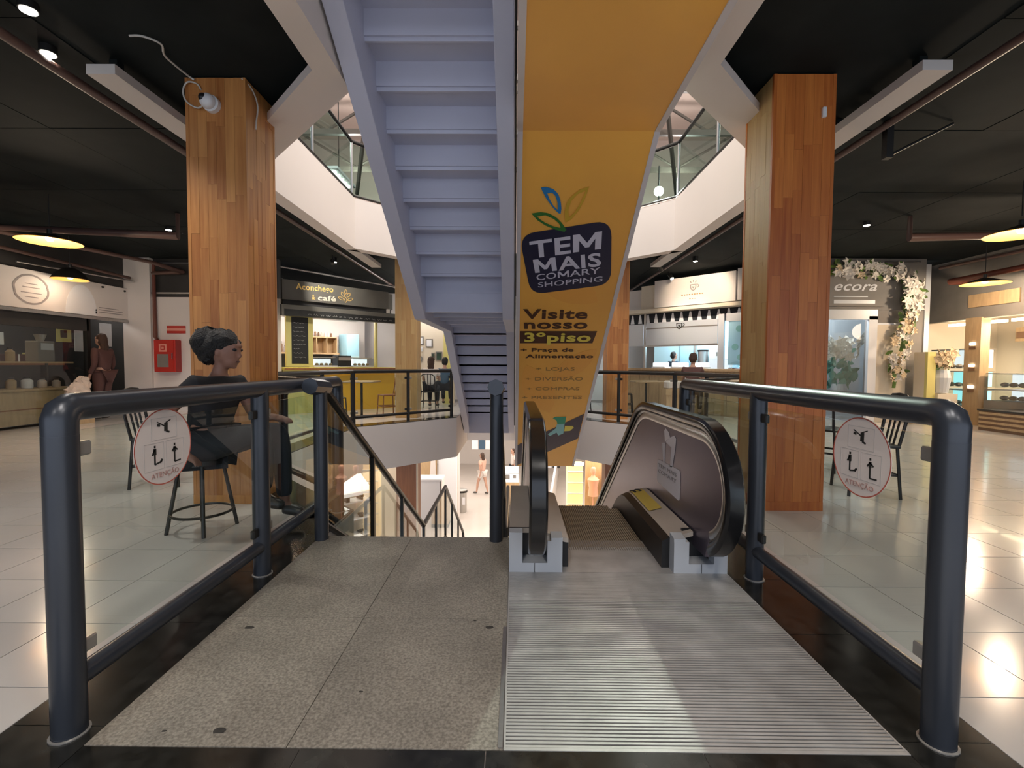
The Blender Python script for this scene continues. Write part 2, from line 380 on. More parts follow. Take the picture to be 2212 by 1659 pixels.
# porcelain tiles: 40 cm squares on a grout bed, cut along the granite border of the opening
P_ = 0.397
cells = []
def add_tiles(x_start, step, xlo, xhi, ylo, yhi, diag):
    nx = int(math.ceil((xhi-x_start)/P_)) if step > 0 else int(math.ceil((x_start-xlo)/P_))
    for i in range(nx):
        xa = x_start+i*P_ if step > 0 else x_start-(i+1)*P_
        for j in range(int(math.floor((ylo-1.556)/P_)), int(math.ceil((yhi-1.556)/P_))):
            ya = 1.556+j*P_; g = 0.0022
            poly = [(xa+g, ya+g), (xa+P_-g, ya+g), (xa+P_-g, ya+P_-g), (xa+g, ya+P_-g)]
            poly = clip(poly, 1, 0, xhi-g); poly = clip(poly, -1, 0, -xlo-g); poly = clip(poly, 0, 1, yhi); poly = clip(poly, 0, -1, -ylo)
            for d in diag: poly = clip(poly, *d)
            if len(poly) > 2:
                cx = sum(p[0] for p in poly)/len(poly); cy = sum(p[1] for p in poly)/len(poly)
                cells.append((math.hypot(cx, cy) if cy > 0.3 else 99, poly))
BW = 0.30   # granite border
dg_nl = (1, 1, 2.32-BW*1.414); dg_nr = (-1, 1, 2.30-BW*1.414)
add_tiles(-1.545, -1, -8.2, -1.545, -4, 5.2, [dg_nl])
add_tiles(1.432, 1, 1.432, 11.0, -4, 5.2, [dg_nr])
add_tiles(-1.545, 1, -1.545, 1.432, -4, 1.0, [])
add_tiles(EL-BW, -1, -8.2, EL-BW, 5.2, 14.0, [])
add_tiles(ER+BW, 1, ER+BW, 11.0, 5.2, 14.0, [])
add_tiles(SL, -1, EL-BW, SL-0.0, 8.0, 14.0, [(1, -1, -(YG-SL)-BW*1.414)])
add_tiles(SR, 1, SR, ER+BW, 8.0, 14.0, [(-1, -1, -(YG+SR)-BW*1.414)])
cells.sort(key=lambda c: c[0])
def tile_mb(m, poly): return m.prism(poly, -0.011, 0.0)
TILE_ME = {}
for d, poly in cells[:300]:
    xs = [p[0] for p in poly]; ys = [p[1] for p in poly]
    if len(poly) == 4 and abs(max(xs)-min(xs)-P_+0.0044) < 1e-4 and abs(max(ys)-min(ys)-P_+0.0044) < 1e-4:
        if 'full' not in TILE_ME:
            b = MB(); h = P_/2-0.0022; b.prism([(-h, -h), (h, -h), (h, h), (-h, h)], -0.011, 0.0)
            bmesh.ops.recalc_face_normals(b.bm, faces=b.bm.faces); me = bpy.data.meshes.new('floor_tile'); b.bm.to_mesh(me); TILE_ME['full'] = me
        o = link('floor_tile', TILE_ME['full'], 'tile', floor); o.location = ((min(xs)+max(xs))/2, (min(ys)+max(ys))/2, 0)
    else: tile_mb(MB(), poly).build('floor_tile', 'tile', floor)
m = MB()
for d, poly in cells[300:]: tile_mb(m, poly)
m.build('floor_tiles_beyond', 'tile', floor, kind='stuff')
# grout bed
slab_mesh(-0.0118, -0.004, 2.97, 12.15).build('grout_bed', 'grout', floor)
# granite border strips (black, polished) round the landing and the opening
for k, (ya, yb) in enumerate([(0.30, 1.386), (1.389, 1.966), (1.969, 2.46), (2.463, 3.02), (3.023, 3.5)]):
    box('granite_strip', 'granite', -1.543, -1.256, ya, yb, -0.011, 0.001, floor)
for ya, yb in [(0.30, 1.360), (1.363, 1.920), (1.923, 2.42), (2.423, 2.98), (2.983, 3.45)]: box('granite_strip', 'granite', 1.152, 1.43, ya, yb, -0.011, 0.001, floor)
for xa, xb in [(-1.253, -0.62), (-0.617, -0.08), (-0.077, 0.55), (0.553, 1.147)]:
    box('granite_strip', 'granite', xa, xb, 1.0, 1.312, -0.011, 0.001, floor)
def strip(p, q, w, n):
    p, q = Vector((*p, 0)), Vector((*q, 0)); L_ = (q-p).length; u = (q-p).normalized(); v = Vector((-u.y, u.x, 0))*w; k = max(1, round(L_/0.75))
    for i in range(k):
        a, b = p+u*(L_*i/k+0.0015), p+u*(L_*(i+1)/k-0.0015)
        MB().prism([(a.x, a.y), (b.x, b.y), ((b+v).x, (b+v).y), ((a+v).x, (a+v).y)], -0.011, 0.001).build('granite_strip', 'granite', floor)
for a, b in [((SL-0.02, NL-0.02), (EL, YE+0.03)), ((EL, YE+0.03), (EL, YF)), ((EL, YF), (SL, YG+0.0))]: strip(b, a, -BW, 1)
for a, b in [((SR, NR), (ER, YE)), ((ER, YE), (ER, YF)), ((ER, YF), (SR, YG))]: strip(a, b, -BW, 1)
# terrazzo slabs of the stair landing
for xa, xb in [(-1.254, -0.662), (-0.659, -0.030)]:
    for ya, yb in [(1.315, 2.013), (2.016, 2.965)]:
        box('terrazzo_slab', 'terrazzo', xa, xb, ya, yb, -0.011, 0.002, floor)
box('landing_nosing', 'terrazzo', -1.254, -0.03, 2.945, 2.99, -0.05, 0.0015, floor)
for (x, y, r) in [(-0.895, 1.375, 0.024), (-1.06, 1.37, 0.009), (-1.12, 1.93, 0.022), (-0.10, 1.95, 0.020), (-0.17, 2.0, 0.008), (-0.52, 1.55, 0.008)]:
    n = 9; pts = [(x+r*math.cos(2*math.pi*i/n)*random.uniform(0.7, 1.2), y+0.55*r*math.sin(2*math.pi*i/n)*random.uniform(0.7, 1.2)) for i in range(n)]
    MB().prism(pts, 0.0018, 0.0026).build('chipped_spot', 'chip', floor)
box('edge_trim', 'steel', -0.044, -0.030, 1.32, 1.95, -0.02, 0.006, floor)

# upper floor slab, black ceiling under it, cream fascia and beams
ceiling = struct(slab_mesh(ZC+0.012, 3.98, 1.6, 12.15, inset=0.1).build('ceiling', 'ceiling_black'), 'black painted ceiling of this floor')
for xa0, xa1, cols in ((-8.2, -3.10, 4), (3.05, 10.6, 6)):
    w = (xa1-xa0)/cols; ys = [-3.4, -1.0, 1.4, 3.05, 4.45, 6.0, 7.6, 9.7, 12.0]
    for i in range(cols):
        for ya, yb in zip(ys, ys[1:]):
            piece('ceiling_panel', 'ceiling_black', xa0+i*w+0.004, xa0+(i+1)*w-0.004, ya+0.006, yb-0.006, ZC+random.choice((0, 0.002, 0.004)), ZC+0.012, ceiling)
tn = 0
def trim(mb, material, label):
    global tn; tn += 1
    return struct(mb.build('trim_%d' % tn, material), label)
# fascia prisms: inner face on the opening edge, thickness T
def fascia(z0, z1, near, tag_, mname, ts, dn, te, de):
    L_ = lambda d: tag_+' '+d
    trim(MB().prism([(SL, near), (SL, NL), (SL-ts, NL-dn), (SL-ts, near)], z0, z1), mname, L_('along the left of the stair slot'))
    trim(MB().prism([(SR, near), (SR+ts, near), (SR+ts, NR-dn), (SR, NR)], z0, z1), mname, L_('along the right of the stair slot'))
    trim(MB().prism([(SL, NL), (EL, YE+0.03), (EL-te, YE+0.03-de), (SL-ts, NL-dn)], z0, z1), mname, L_('on the near left diagonal'))
    trim(MB().prism([(SR, NR), (SR+ts, NR-dn), (ER+te, YE-de), (ER, YE)], z0, z1), mname, L_('on the near right diagonal'))
    trim(MB().prism([(EL, YE+0.03), (EL, YF), (EL-te, YF+te*0.414), (EL-te, YE+0.03-te*0.5)], z0, z1), mname, L_('on the left side'))
    trim(MB().prism([(ER, YE), (ER+te, YE-te*0.5), (ER+te, YF+te*0.414), (ER, YF)], z0, z1), mname, L_('on the right side'))
    trim(MB().prism([(EL, YF), (SL, YG), (SL-te*0.5, YG+te*0.9), (EL-te, YF+te*0.414)], z0, z1), mname, L_('on the far left diagonal'))
    trim(MB().prism([(ER, YF), (ER+te, YF+te*0.414), (SR+te*0.5, YG+te*0.9), (SR, YG)], z0, z1), mname, L_('on the far right diagonal'))
ZF = ZB+0.068
fascia(ZF, Z3, 1.6, 'cream fascia of the upper floor', 'cream_fascia', 0.06, 0.081, 0.07, 0.071)
fascia(ZB, ZF, 1.6, 'pale flange under the upper fascia', 'cream_fascia', 0.18, 0.245, 0.205, 0.21)
for sx_, x_, ys_ in ((-1, EL-0.105, (3.5, 4.3, 8.8, 9.7)), (1, ER+0.105, (3.45, 4.3, 8.8, 9.6))):
    for y_ in ys_: box('beam_hanger', 'ceiling_black', x_-0.03, x_+0.03, y_-0.03, y_+0.03, ZF, ZC+0.01, ceiling)
trim(MB().box(EL-0.205, EL, 3.36, YE-0.1, ZB, ZF).box(EL-0.205, EL, YF+0.1, 9.92, ZB, ZF), 'beam_paint', 'white beam ends past the left column')
trim(MB().box(ER, ER+0.205, 3.30, YE-0.1, ZB, ZF).box(ER, ER+0.205, YF+0.1, 9.75, ZB, ZF), 'beam_paint', 'white beam ends past the right column')
# metal edge under the upper glass railing
def edge_bar(z, r=0.022, off=0.03):
    m = MB()
    for path in ([(EL-off, YE), (EL-off, YF+off*0.4), (SL, YG+off)], [(ER+off, YE), (ER+off, YF+off*0.4), (SR, YG+off)]):
        m.tube([(x, y, z) for x, y in path], r, 8)
    return m
trim(edge_bar(Z3+0.05), 'dark_metal', 'metal channel holding the upper glass railing')
# upper floor glass railing
def upper_rail(label, pts):
    t = thing('glass_railing', label, 'railing', 'glass railings of the upper floor')
    MB().tube([(x, y, Z3+0.99) for x, y in pts], 0.028, 10).build('top_rail', 'dark_metal', t, smooth=True)
    for (a, b) in zip(pts, pts[1:]):
        a, b = Vector((*a, 0)), Vector((*b, 0)); n = max(1, round((b-a).length/1.3)); u = (b-a)/n
        for i in range(n):
            p, q = a+u*i+u*0.02, a+u*(i+1)-u*0.02
            w = Vector((-u.y, u.x, 0)).normalized()
            MB().obox(p+Vector((0, 0, Z3+0.05)), q-p, w, (0, 0, 1), (q-p).length, 0.008, 0.90).build('glass_panel', 'glass_green', t)
            MB().cyl((a+u*(i+1))+Vector((0, 0, Z3)), (a+u*(i+1))+Vector((0, 0, Z3+0.98)), 0.022, 10).build('post', 'steel', t, smooth=True)
    return t
upper_rail('upper floor glass railing on the left of the atrium', [(EL-0.06, YE), (EL-0.06, YF+0.03), (SL-0.03, YG+0.06)])
upper_rail('upper floor glass railing on the right of the atrium', [(ER+0.06, YE), (ER+0.06, YF+0.03), (SR+0.03, YG+0.06)])
# roof over the atrium with steel trusses
roof = struct(MB().box(-10.5, 12, -4, 20, 8.6, 8.7).build('roof', 'roof_panel'), 'pale roof deck over the atrium')
struct(box('wall_far_upper', 'roof_panel', -10.5, 12, 15.9, 16.0, Z3, 8.6), 'pale pink wall of the upper floor')
struct(box('wall_left_upper', 'green_dark', -8.6, -8.4, 3, 16, Z3, 8.6), 'dark shop fronts of the upper floor, left')
struct(box('wall_right_upper', 'green_dark', 8.4, 8.6, 3, 16, Z3, 8.6), 'dark shop fronts of the upper floor, right')
def truss(label, y, x0, x1, z):
    t = thing('roof_truss', label, 'truss', 'steel trusses under the atrium roof')
    MB().box(x0, x1, y-0.05, y+0.05, z, z+0.12).build('lower_chord', 'truss', t)
    MB().box(x0, x1, y-0.05, y+0.05, z+1.0, z+1.1).build('upper_chord', 'truss', t)
    n = 8; w = (x1-x0)/n
    for i in range(n):
        a, b = (x0+i*w, x0+(i+1)*w); s_ = i % 2
        MB().cyl((a, y, z+(0.1 if s_ else 1.0)), (b, y, z+(1.0 if s_ else 0.1)), 0.035, 8).build('brace', 'truss', t)
for k, yy in enumerate((9.2, 11.3, 13.4)):
    truss(['nearest', 'middle', 'farthest'][k]+' dark steel truss under the atrium roof', yy, -6, 6, 6.55)
for sx, nm in ((-1, 'left'), (1, 'right')):
    t = thing('roof_tie', 'dark sloping steel tie on the %s of the atrium roof' % nm, 'tie')
    MB().cyl((sx*2.2, 8.2, 8.5), (sx*4.2, 12.5, 5.6), 0.05, 8).build('rod', 'truss', t)
    MB().box(sx*2.2-0.15, sx*2.2+0.15, 8.05, 8.35, 8.35, 8.6).build('plate', 'truss', t)
# ceiling lamp of the upper floor seen past the orange escalator: it throws the shadow on the landing plate
t = thing('globe_lamp', 'round white lamp of the upper floor beside the orange escalator', 'lamp')
MB().ball((2.99, 10.0, 4.78), 0.10, 16, 10).build('globe', 'bulb', t, smooth=True)
MB().cyl((2.99, 10.0, 4.86), (2.99, 10.0, 5.3), 0.015, 8).build('stem', 'dark_metal', t)
MB().cyl((2.99, 10.0, 4.02), (2.99, 10.0, 4.70), 0.02, 8).build('post', 'dark_metal', t)
spot('globe_lamp_light', (2.97, 9.84, 4.78), 5200, NEUT, (0.9, 2.0, 0.2), 40, 0.5, 0.10)
# bright ceiling troffer on the upper floor, left
t = thing('strip_light', 'white striped ceiling light seen through the upper left glass', 'lamp')
for k in range(5): box('tube', 'tube_light', -5.6, -4.2, 11.0+k*0.22, 11.1+k*0.22, 5.55, 5.6, t)
box('housing', 'paper_white', -5.7, -4.1, 10.9, 12.1, 5.6, 5.66, t)
for x_ in (-5.5, -4.3): MB().cyl((x_, 11.5, 5.66), (x_, 11.5, 8.6), 0.012, 6).build('rod', 'dark_metal', t)

# walls of this floor
struct(MB().box(-8.4, -8.2, -4, 6.2, 0, ZC).box(-8.4, -8.2, 6.2, 9.8, 2.66, ZC).build('wall_left', 'wall_dark'), 'dark wall above the left shop')
struct(box('wall_fire', 'wall_white', -7.65, -5.07, 9.85, 9.98, 0, 2.50), 'white wall with the red hose cabinet')
struct(MB().box(-7.65, -5.0, 9.9, 10.0, 2.50, ZC).build('window_1', 'wall_dark'), 'dark glazed band above the white wall')
struct(MB().box(-7.65, -5.05, 9.85, 9.9, 3.20, 3.225).box(-7.65, -5.05, 9.83, 9.9, 2.565, 2.60).build('trim_90', 'steel'), 'bright metal bars of the dark glazed band')
struct(box('wall_pillar', 'wall_white', -8.23, -7.65, 9.8, 10.3, 0, ZC), 'white square pillar beside the left shop')
struct(box('baseboard_left', 'white_plaster', -8.25, -5.07, 9.78, 9.85, 0, 0.10))
struct(box('wall_far', 'wall_white', -3.3, 9.2, 15.0, 15.2, 0, ZC), 'white far wall beyond the stairs')
struct(box('wall_far_left', 'wall_white', -9.0, -3.3, 14.6, 14.8, 0, ZC), 'white back wall of the left cafe')
struct(box('wall_right', 'wall_dark', 10.9, 11.1, -4, 15, 0, ZC), 'dark wall right of the bakery')
# ------------------------------------------------------------------ wood clad columns
def column(label, x0, x1, y0, y1, z0, z1, woods, sw, trim_w=0.018):
    t = thing('column', label, 'column')
    MB().box(x0+0.015, x1-0.015, y0+0.015, y1-0.015, z0, z1).build('core', 'wood_laminate', t)
    def face(axis, a0, a1, mname):
        n = max(2, round((a1-a0-2*trim_w)/sw)); w = (a1-a0-2*trim_w)/n
        for i in range(n):
            z = z0+(0.07 if z0 > -1 else 0); first = True
            while z < z1-0.02:
                h = random.uniform(0.28, 0.85)
                if first: h *= random.uniform(0.2, 1); first = False
                zt = min(z1, z+h)
                if z1-zt < 0.12: zt = z1
                d = random.choice((0, 0.0008, 0.0016))
                a, b = a0+trim_w+i*w+0.0006, a0+trim_w+(i+1)*w-0.0006
                if axis == 'f': piece('stave', mname, a, b, y0-d, y0+0.014, z, zt-0.0008, t)
                elif axis == 'l': piece('stave', mname, x0-d, x0+0.014, a, b, z, zt-0.0008, t)
                elif axis == 'r': piece('stave', mname, x1-0.014, x1+d, a, b, z, zt-0.0008, t)
                z = zt
    face('f', x0, x1, woods[0])
    if woods[1]: face('l', y0, y1, woods[1])
    if woods[2]: face('r', y0, y1, woods[2])
    for cx_, cy_ in ((x0, y0), (x1, y0), (x0, y1), (x1, y1)):
        piece('corner_trim', woods[0], min(cx_, cx_+(trim_w if cx_ == x0 else -trim_w))-0.003, max(cx_, cx_+(trim_w if cx_ == x0 else -trim_w))+0.003,
              min(cy_, cy_+(trim_w if cy_ == y0 else -trim_w))-0.003, max(cy_, cy_+(trim_w if cy_ == y0 else -trim_w))+0.003, z0, z1, t)
    if z0 > -1: MB().box(x0-0.004, x1+0.004, y0-0.004, y1+0.004, z0+0.001, z0+0.07).build('plinth', woods[0], t)
    return t
column('wood clad column left of the stairs, white dome camera at its top', -2.55, -2.09, 3.67, 4.10, 0, ZC, ('wood', None, 'wood'), 0.07)
column('wood clad column right of the escalator, redder front face', 1.93, 2.39, 3.61, 4.03, 0, ZC, ('wood_red', 'wood_pale', None), 0.07)  # paler left face: the light falling on it is put into the wood colour
column('far wood clad column beside the left cafe', -2.49, -2.05, 9.72, 10.12, 0, ZC, ('wood_pale', None, 'wood_pale'), 0.11)
column('far wood clad column beside the right cafe', 1.90, 2.34, 9.72, 10.12, 0, ZC, ('wood', 'wood', None), 0.11)
for lab, xa, xb in (('brown column of the lower floor below the left cafe', -2.49, -2.05), ('brown column of the lower floor below the right cafe', 1.90, 2.34)):
    t = thing('lower_column', lab, 'column')
    box('shaft', 'wood_laminate', xa, xb, 9.75, 10.12, Z1, -0.85, t); box('edge_strip', 'wall_cream', xb-0.02, xb+0.01, 9.74, 9.80, Z1, -0.85, t)

# dome camera and its wires on the left column
t = thing('security_camera', 'white dome security camera near the top of the left column', 'camera')
MB().cyl((-2.337, 3.67, 3.10), (-2.337, 3.63, 3.10), 0.062, 24).build('base', 'camera_white', t, smooth=True)
MB().ball((-2.345, 3.612, 3.104), (0.056, 0.05, 0.056), 20, 12).build('dome', 'camera_white', t, smooth=True)
MB().ball((-2.36, 3.583, 3.115), (0.032, 0.026, 0.032), 16, 10).build('lens', 'black_plastic', t, smooth=True)
def wire(label, pts, r=0.006, material='wire_white'):
    P = [Vector(p) for p in pts]; out = []
    for i in range(len(P)-1):
        p0, p1, p2, p3 = P[max(0, i-1)], P[i], P[i+1], P[min(len(P)-1, i+2)]
        for k in range(6):
            s_ = k/6; out.append(0.5*((2*p1)+(p2-p0)*s_+(2*p0-5*p1+4*p2-p3)*s_*s_+(3*p1-p0-3*p2+p3)*s_**3))
    out.append(P[-1])
    return tag(MB().tube(out, r, 6).build('cable', material, smooth=True), label, 'cable')
wire('pale cable looping from the ceiling to the dome camera', [(-2.36, 3.61, 3.09), (-2.44, 3.645, 3.07), (-2.53, 3.65, 3.12), (-2.555, 3.65, 3.2), (-2.52, 3.65, 3.265), (-2.45, 3.655, 3.255), (-2.42, 3.655, 3.21)])
wire('thin cable hanging from the black ceiling above the left column', [(-2.47, 3.655, 3.285), (-2.50, 3.62, 3.30), (-2.50, 3.4, 3.295), (-2.44, 3.28, 3.30), (-2.51, 3.21, 3.305), (-2.60, 3.21, 3.309)], 0.007)
wire('pale cable hanging down the right face of the left column', [(-2.11, 3.66, 3.30), (-2.082, 3.75, 3.27), (-2.076, 3.82, 3.18), (-2.078, 3.80, 3.05), (-2.078, 3.79, 2.98)], 0.006)
t = thing('sensor', 'small white sensor high on the right column', 'sensor')
MB().box(2.285, 2.315, 3.585, 3.61, 2.985, 3.06).build('case', 'camera_white', t, bevel=0.004)

# ------------------------------------------------------------------ railings of this floor
def railing(label, pts, posts, group, elbow=False, post_r=0.043, rail_r=0.042, bot=True, glass=True, z0=0.0, h=0.985, inner=-1, bot_r=0.032, clamps=True, mname='slate_metal'):
    t = thing('glass_railing', label, 'railing', group)
    if elbow:
        (x, y), (x2, y2) = pts
        path = [(x, y, z0+h-0.09), (x, y, z0+h-0.035), (x, y+0.010, z0+h-0.012), (x, y+0.032, z0+h)]+[(x, y+0.06, z0+h), (x2, y2-0.06, z0+h), (x2, y2-0.032, z0+h), (x2, y2-0.010, z0+h-0.012), (x2, y2, z0+h-0.035), (x2, y2, z0+h-0.09)]
        MB().tube(path, rail_r, 20).build('top_rail', mname, t, smooth=True)
    else: MB().tube([(x, y, z0+h) for x, y in pts], rail_r, 16).build('top_rail', mname, t, smooth=True)
    if bot: MB().tube([(x, y, z0+0.155) for x, y in pts], bot_r, 14).build('bottom_rail', mname, t, smooth=True)
    for k, (x, y) in enumerate(posts):
        p = MB().cyl((x, y, z0), (x, y, z0+h-(0.08 if elbow and k != 1 else 0)), post_r, 20).build('post', mname, t, smooth=True)
        MB().lathe([(post_r+0.007, 0.0015), (post_r+0.007, 0.005), (post_r+0.001, 0.007)], (x, y, z0), 20).build('base_ring', 'foil', p, smooth=True)
    for a, b in zip(posts, posts[1:]):
        A, B = Vector((*a, 0)), Vector((*b, 0)); u = (B-A).normalized(); w = Vector((-u.y, u.x, 0))
        p, q = A+u*(post_r+0.02), B-u*(post_r+0.02)
        if glass and (q-p).length > 0.2:
            g = MB().obox(p+Vector((0, 0, z0+0.215))-w*0.004, u, w, (0, 0, 1), (q-p).length, 0.008, h-0.215-rail_r-0.03).build('glass_panel', 'glass', t)
            if clamps:
                for e, sgn in ((p, 1), (q, -1)):
                    for zz in (z0+h-0.13, z0+0.24):
                        MB().obox(e-u*sgn*0.022-w*0.012+Vector((0, 0, zz-0.022)), u*sgn, w, (0, 0, 1), 0.05, 0.024, 0.045).build('clamp', 'foil' if sgn > 0 else 'dark_metal', t, bevel=0.005)
    return t
XL, XR = -1.338, 1.268
railing('dark tube and glass railing left of the stair landing', [(XL, 1.36), (XL, 3.50)], [(XL, 1.36), (XL, 2.437), (XL, 3.50)], 'dark railings of the landing', True)
railing('dark tube and glass railing right of the escalator landing', [(XR, 1.36), (XR, 3.49)], [(XR, 1.36), (XR, 2.436), (XR, 3.49)], 'dark railings of the landing', True)
for sx, (a, b), lab in ((-1, ((XL, 3.50), (EL-0.09, 5.09)), 'near left'), (1, ((XR, 3.49), (ER+0.09, 5.03)), 'near right')):
    mid = ((a[0]+b[0])/2, (a[1]+b[1])/2)
    railing('dark railing on the %s diagonal of the opening' % lab, [a, b], [(a[0]+(b[0]-a[0])*0.04, a[1]+(b[1]-a[1])*0.04), mid, b], 'dark railings round the opening', False, 0.03, 0.036, mname='dark_metal', bot_r=0.025)
railing('dark railing on the left side of the opening', [(EL-0.09, 5.09), (EL-0.09, 8.36)], [(EL-0.09, 5.75), (EL-0.09, 7.05), (EL-0.09, 8.36)], 'dark railings round the opening', False, 0.03, 0.036, mname='dark_metal', bot_r=0.025)
railing('dark railing on the right side of the opening', [(ER+0.09, 5.03), (ER+0.09, 8.36)], [(ER+0.09, 5.7), (ER+0.09, 7.0), (ER+0.09, 8.36)], 'dark railings round the opening', False, 0.03, 0.036, mname='dark_metal', bot_r=0.025)
railing('dark railing in front of the left cafe tables', [(EL-0.09, 8.36), (-1.36, 9.97)], [(EL-0.075, 8.375), (-2.11, 9.20), (-1.36, 9.97)], 'dark railings round the opening', False, 0.032, 0.036, mname='dark_metal', bot_r=0.028)
railing('dark railing in front of the right cafe tables', [(ER+0.09, 8.36), (1.29, 9.97)], [(ER+0.075, 8.375), (2.04, 9.20), (1.29, 9.97)], 'dark railings round the opening', False, 0.032, 0.036, mname='dark_metal', bot_r=0.028)

# oval warning stickers on the glass
def oval(label, c, w, h, tilt, u):
    t = thing('warning_sign', label, 'sign', 'round warning signs on the glass')
    c = Vector(c); u = Vector(u); v = Vector((0, 0, 1)); n = u.cross(v)
    def P(a, b, off): return c+u*a+v*(b*0.82)+n*off
    N_ = 48; el = lambda k, off: [P(w/2*k*math.cos(2*math.pi*i/N_), h/2/0.82*k*math.sin(2*math.pi*i/N_), off) for i in range(N_)]
    MB().plate(el(1.0, 0.006), n, 0.002).build('disc', 'frosted_sticker', t)
    MB().ring_plate(el(1.0, 0.008), el(0.97, 0.008), n, 0.0008).build('red_rim', 'red_print', t)
    def fig(ox, oy, kind, fs=0.72):
        f = MB()
        def bar(x0, y0, x1, y1, r):
            p, q = P(ox+x0*fs, oy+y0*fs, 0.0085), P(ox+x1*fs, oy+y1*fs, 0.0085); d = (q-p).normalized(); s_ = d.cross(n)*r*fs
            f.plate([p+s_, p-s_, q-s_, q+s_], n, 0.0008)
        if kind == 0:
            bar(0.01, -0.02, 0.012, 0.035, 0.012); bar(-0.05, 0.045, 0.0, 0.015, 0.003); bar(0.012, -0.02, 0.035, -0.03, 0.005); bar(0.01, 0.035, 0.045, 0.05, 0.003); bar(-0.05, 0.025, -0.03, 0.02, 0.006)
        elif kind == 1:
            bar(0, 0.0, 0, 0.04, 0.010); bar(0, -0.06, 0, 0.0, 0.005); bar(0, -0.06, 0.04, -0.05, 0.004); bar(0.035, -0.055, 0.05, -0.035, 0.006); bar(-0.018, 0.0, 0, 0.035, 0.004); bar(-0.005, 0.052, 0.006, 0.052, 0.006)
        else:
            bar(0, 0.0, 0, 0.035, 0.009); bar(0, -0.065, 0, 0.0, 0.005); bar(0, -0.065, 0.045, -0.062, 0.004); bar(-0.02, 0.005, 0, 0.03, 0.004); bar(0.0, 0.03, 0.022, 0.01, 0.004); bar(-0.005, 0.05, 0.006, 0.05, 0.006)
        f.build('pictogram', 'black_print', t)
    fig(0.0, 0.085, 0); fig(-0.05, -0.03, 1); fig(0.05, -0.035, 2)
    fr = MB()
    for (a0, a1, b0, b1) in ((-0.065, 0.065, 0.035, 0.135), (-0.1, -0.005, -0.1, 0.025), (0.005, 0.1, -0.1, 0.025)):
        fr.ring_plate([P(a0, b0, 0.0082), P(a1, b0, 0.0082), P(a1, b1, 0.0082), P(a0, b1, 0.0082)], [P(a0+0.002, b0+0.002, 0.0082), P(a1-0.002, b0+0.002, 0.0082), P(a1-0.002, b1-0.002, 0.0082), P(a0+0.002, b1-0.002, 0.0082)], n, 0.0006)
    fr.build('picture_frames', 'faint_grey_print', t)
    text('lettering', 'ATENÇÃO', P(-0.07, -0.135, 0), P(0.07, -0.135, 0), P(-0.07, -0.112, 0), 'faded_red_print', t, 0.0085)
    return t
oval('round warning sign on the left glass railing', (XL, 1.757, 0.803), 0.289, 0.287, 0, (0, 1, 0))
oval('round warning sign on the right glass railing', (XR, 1.703, 0.792), 0.286, 0.290, 0, (0, -1, 0))

# ------------------------------------------------------------------ stairs going down, with their railings
st = thing('staircase_down', 'stone stairs going down from the landing', 'stairs')
RZ, TY = 2.0/11, 0.286
def flight_steps(y0, z0, n, x0, x1, parent, material):
    for i in range(n):
        z = z0-(i+1)*RZ; y = y0+i*TY
        box('step', material, x0, x1, y, y+TY+0.02, z-0.06, z, parent)
flight_steps(2.99, 0.0, 10, -1.2, -0.09, st, 'terrazzo')
box('stair_landing', 'terrazzo', -1.2, -0.09, 2.99+10*TY, 8.2, -2.12, -2.0, st)
flight_steps(8.2, -2.0, 10, -1.2, -0.09, st, 'terrazzo')
for x in (-1.235, -0.075):
    MB().prism_x([(2.99, -0.02), (5.95, -1.95), (8.2, -1.95), (11.3, -3.9), (11.3, -4.0), (10.9, -4.0), (8.1, -2.3), (5.9, -2.3), (2.99, -0.4)], x-0.012, x+0.012).build('stringer', 'stair_paint', st)
def stair_rail(label, x, ys):
    t = thing('stair_handrail', label, 'handrail', 'handrails of the stairs going down')
    path = [(x, 3.0, 0.955), (x, 6.256, -1.063), (x, 8.233, -1.05), (x, 11.05, -2.88), (x, 11.2, -3.1)]
    zat = lambda y: next(a[2]+(b[2]-a[2])*(y-a[1])/(b[1]-a[1]) for a, b in zip(path, path[1:]) if a[1] <= y <= b[1])
    MB().tube(path, 0.030, 12).build('handrail', 'dark_metal', t, smooth=True)
    MB().cyl((x, 2.94, 0), (x, 2.94, 0.985), 0.042, 20).build('newel_post', 'slate_metal', t, smooth=True)
    MB().cyl((x, 2.79, 0.985), (x, 3.02, 0.965), 0.050, 8).build('end_cap', 'slate_metal', t)
    for y in ys: MB().box(x-0.02, x+0.02, y-0.02, y+0.02, zat(y)-0.93, zat(y)).build('post', 'dark_metal', t)
    Y_ = [2.99]+list(ys)
    for a, b in zip(Y_, Y_[1:]):
        za, zb = zat(max(a, 3.0)), zat(b)
        MB().prism_x([(a+0.03, za-0.85), (b-0.03, zb-0.85), (b-0.03, zb-0.05), (a+0.03, za-0.05)], x-0.004, x+0.004).build('glass_panel', 'glass', t)
    MB().tube([(p[0], p[1], p[2]-0.88) for p in path[:4]], 0.02, 8).build('lower_rail', 'dark_metal', t, smooth=True)
    return t
stair_rail('handrail on the left of the stairs going down', -1.23, [4.0, 5.047, 6.256, 7.25, 8.233, 9.1, 10.1, 11.05])
stair_rail('handrail between the stairs going down and the escalator', -0.116, [4.0, 5.047, 6.256, 7.25, 8.233, 9.1, 10.1, 11.05])
t = thing('crescent_sticker', 'white crescent sticker on the lower stair glass', 'sticker')
N_ = 20; o_ = [(-1.236, 7.75+0.14*math.cos(a), -1.65+0.14*math.sin(a)) for a in [R(60)+R(240)*i/N_ for i in range(N_+1)]]
i_ = [(-1.236, 7.78+0.11*math.cos(a), -1.65+0.11*math.sin(a)) for a in [R(60)+R(240)*i/N_ for i in range(N_+1)]]
MB().plate([p for p in o_]+[p for p in i_[::-1]], (-1, 0, 0), 0.002).build('crescent', 'paper_white', t)
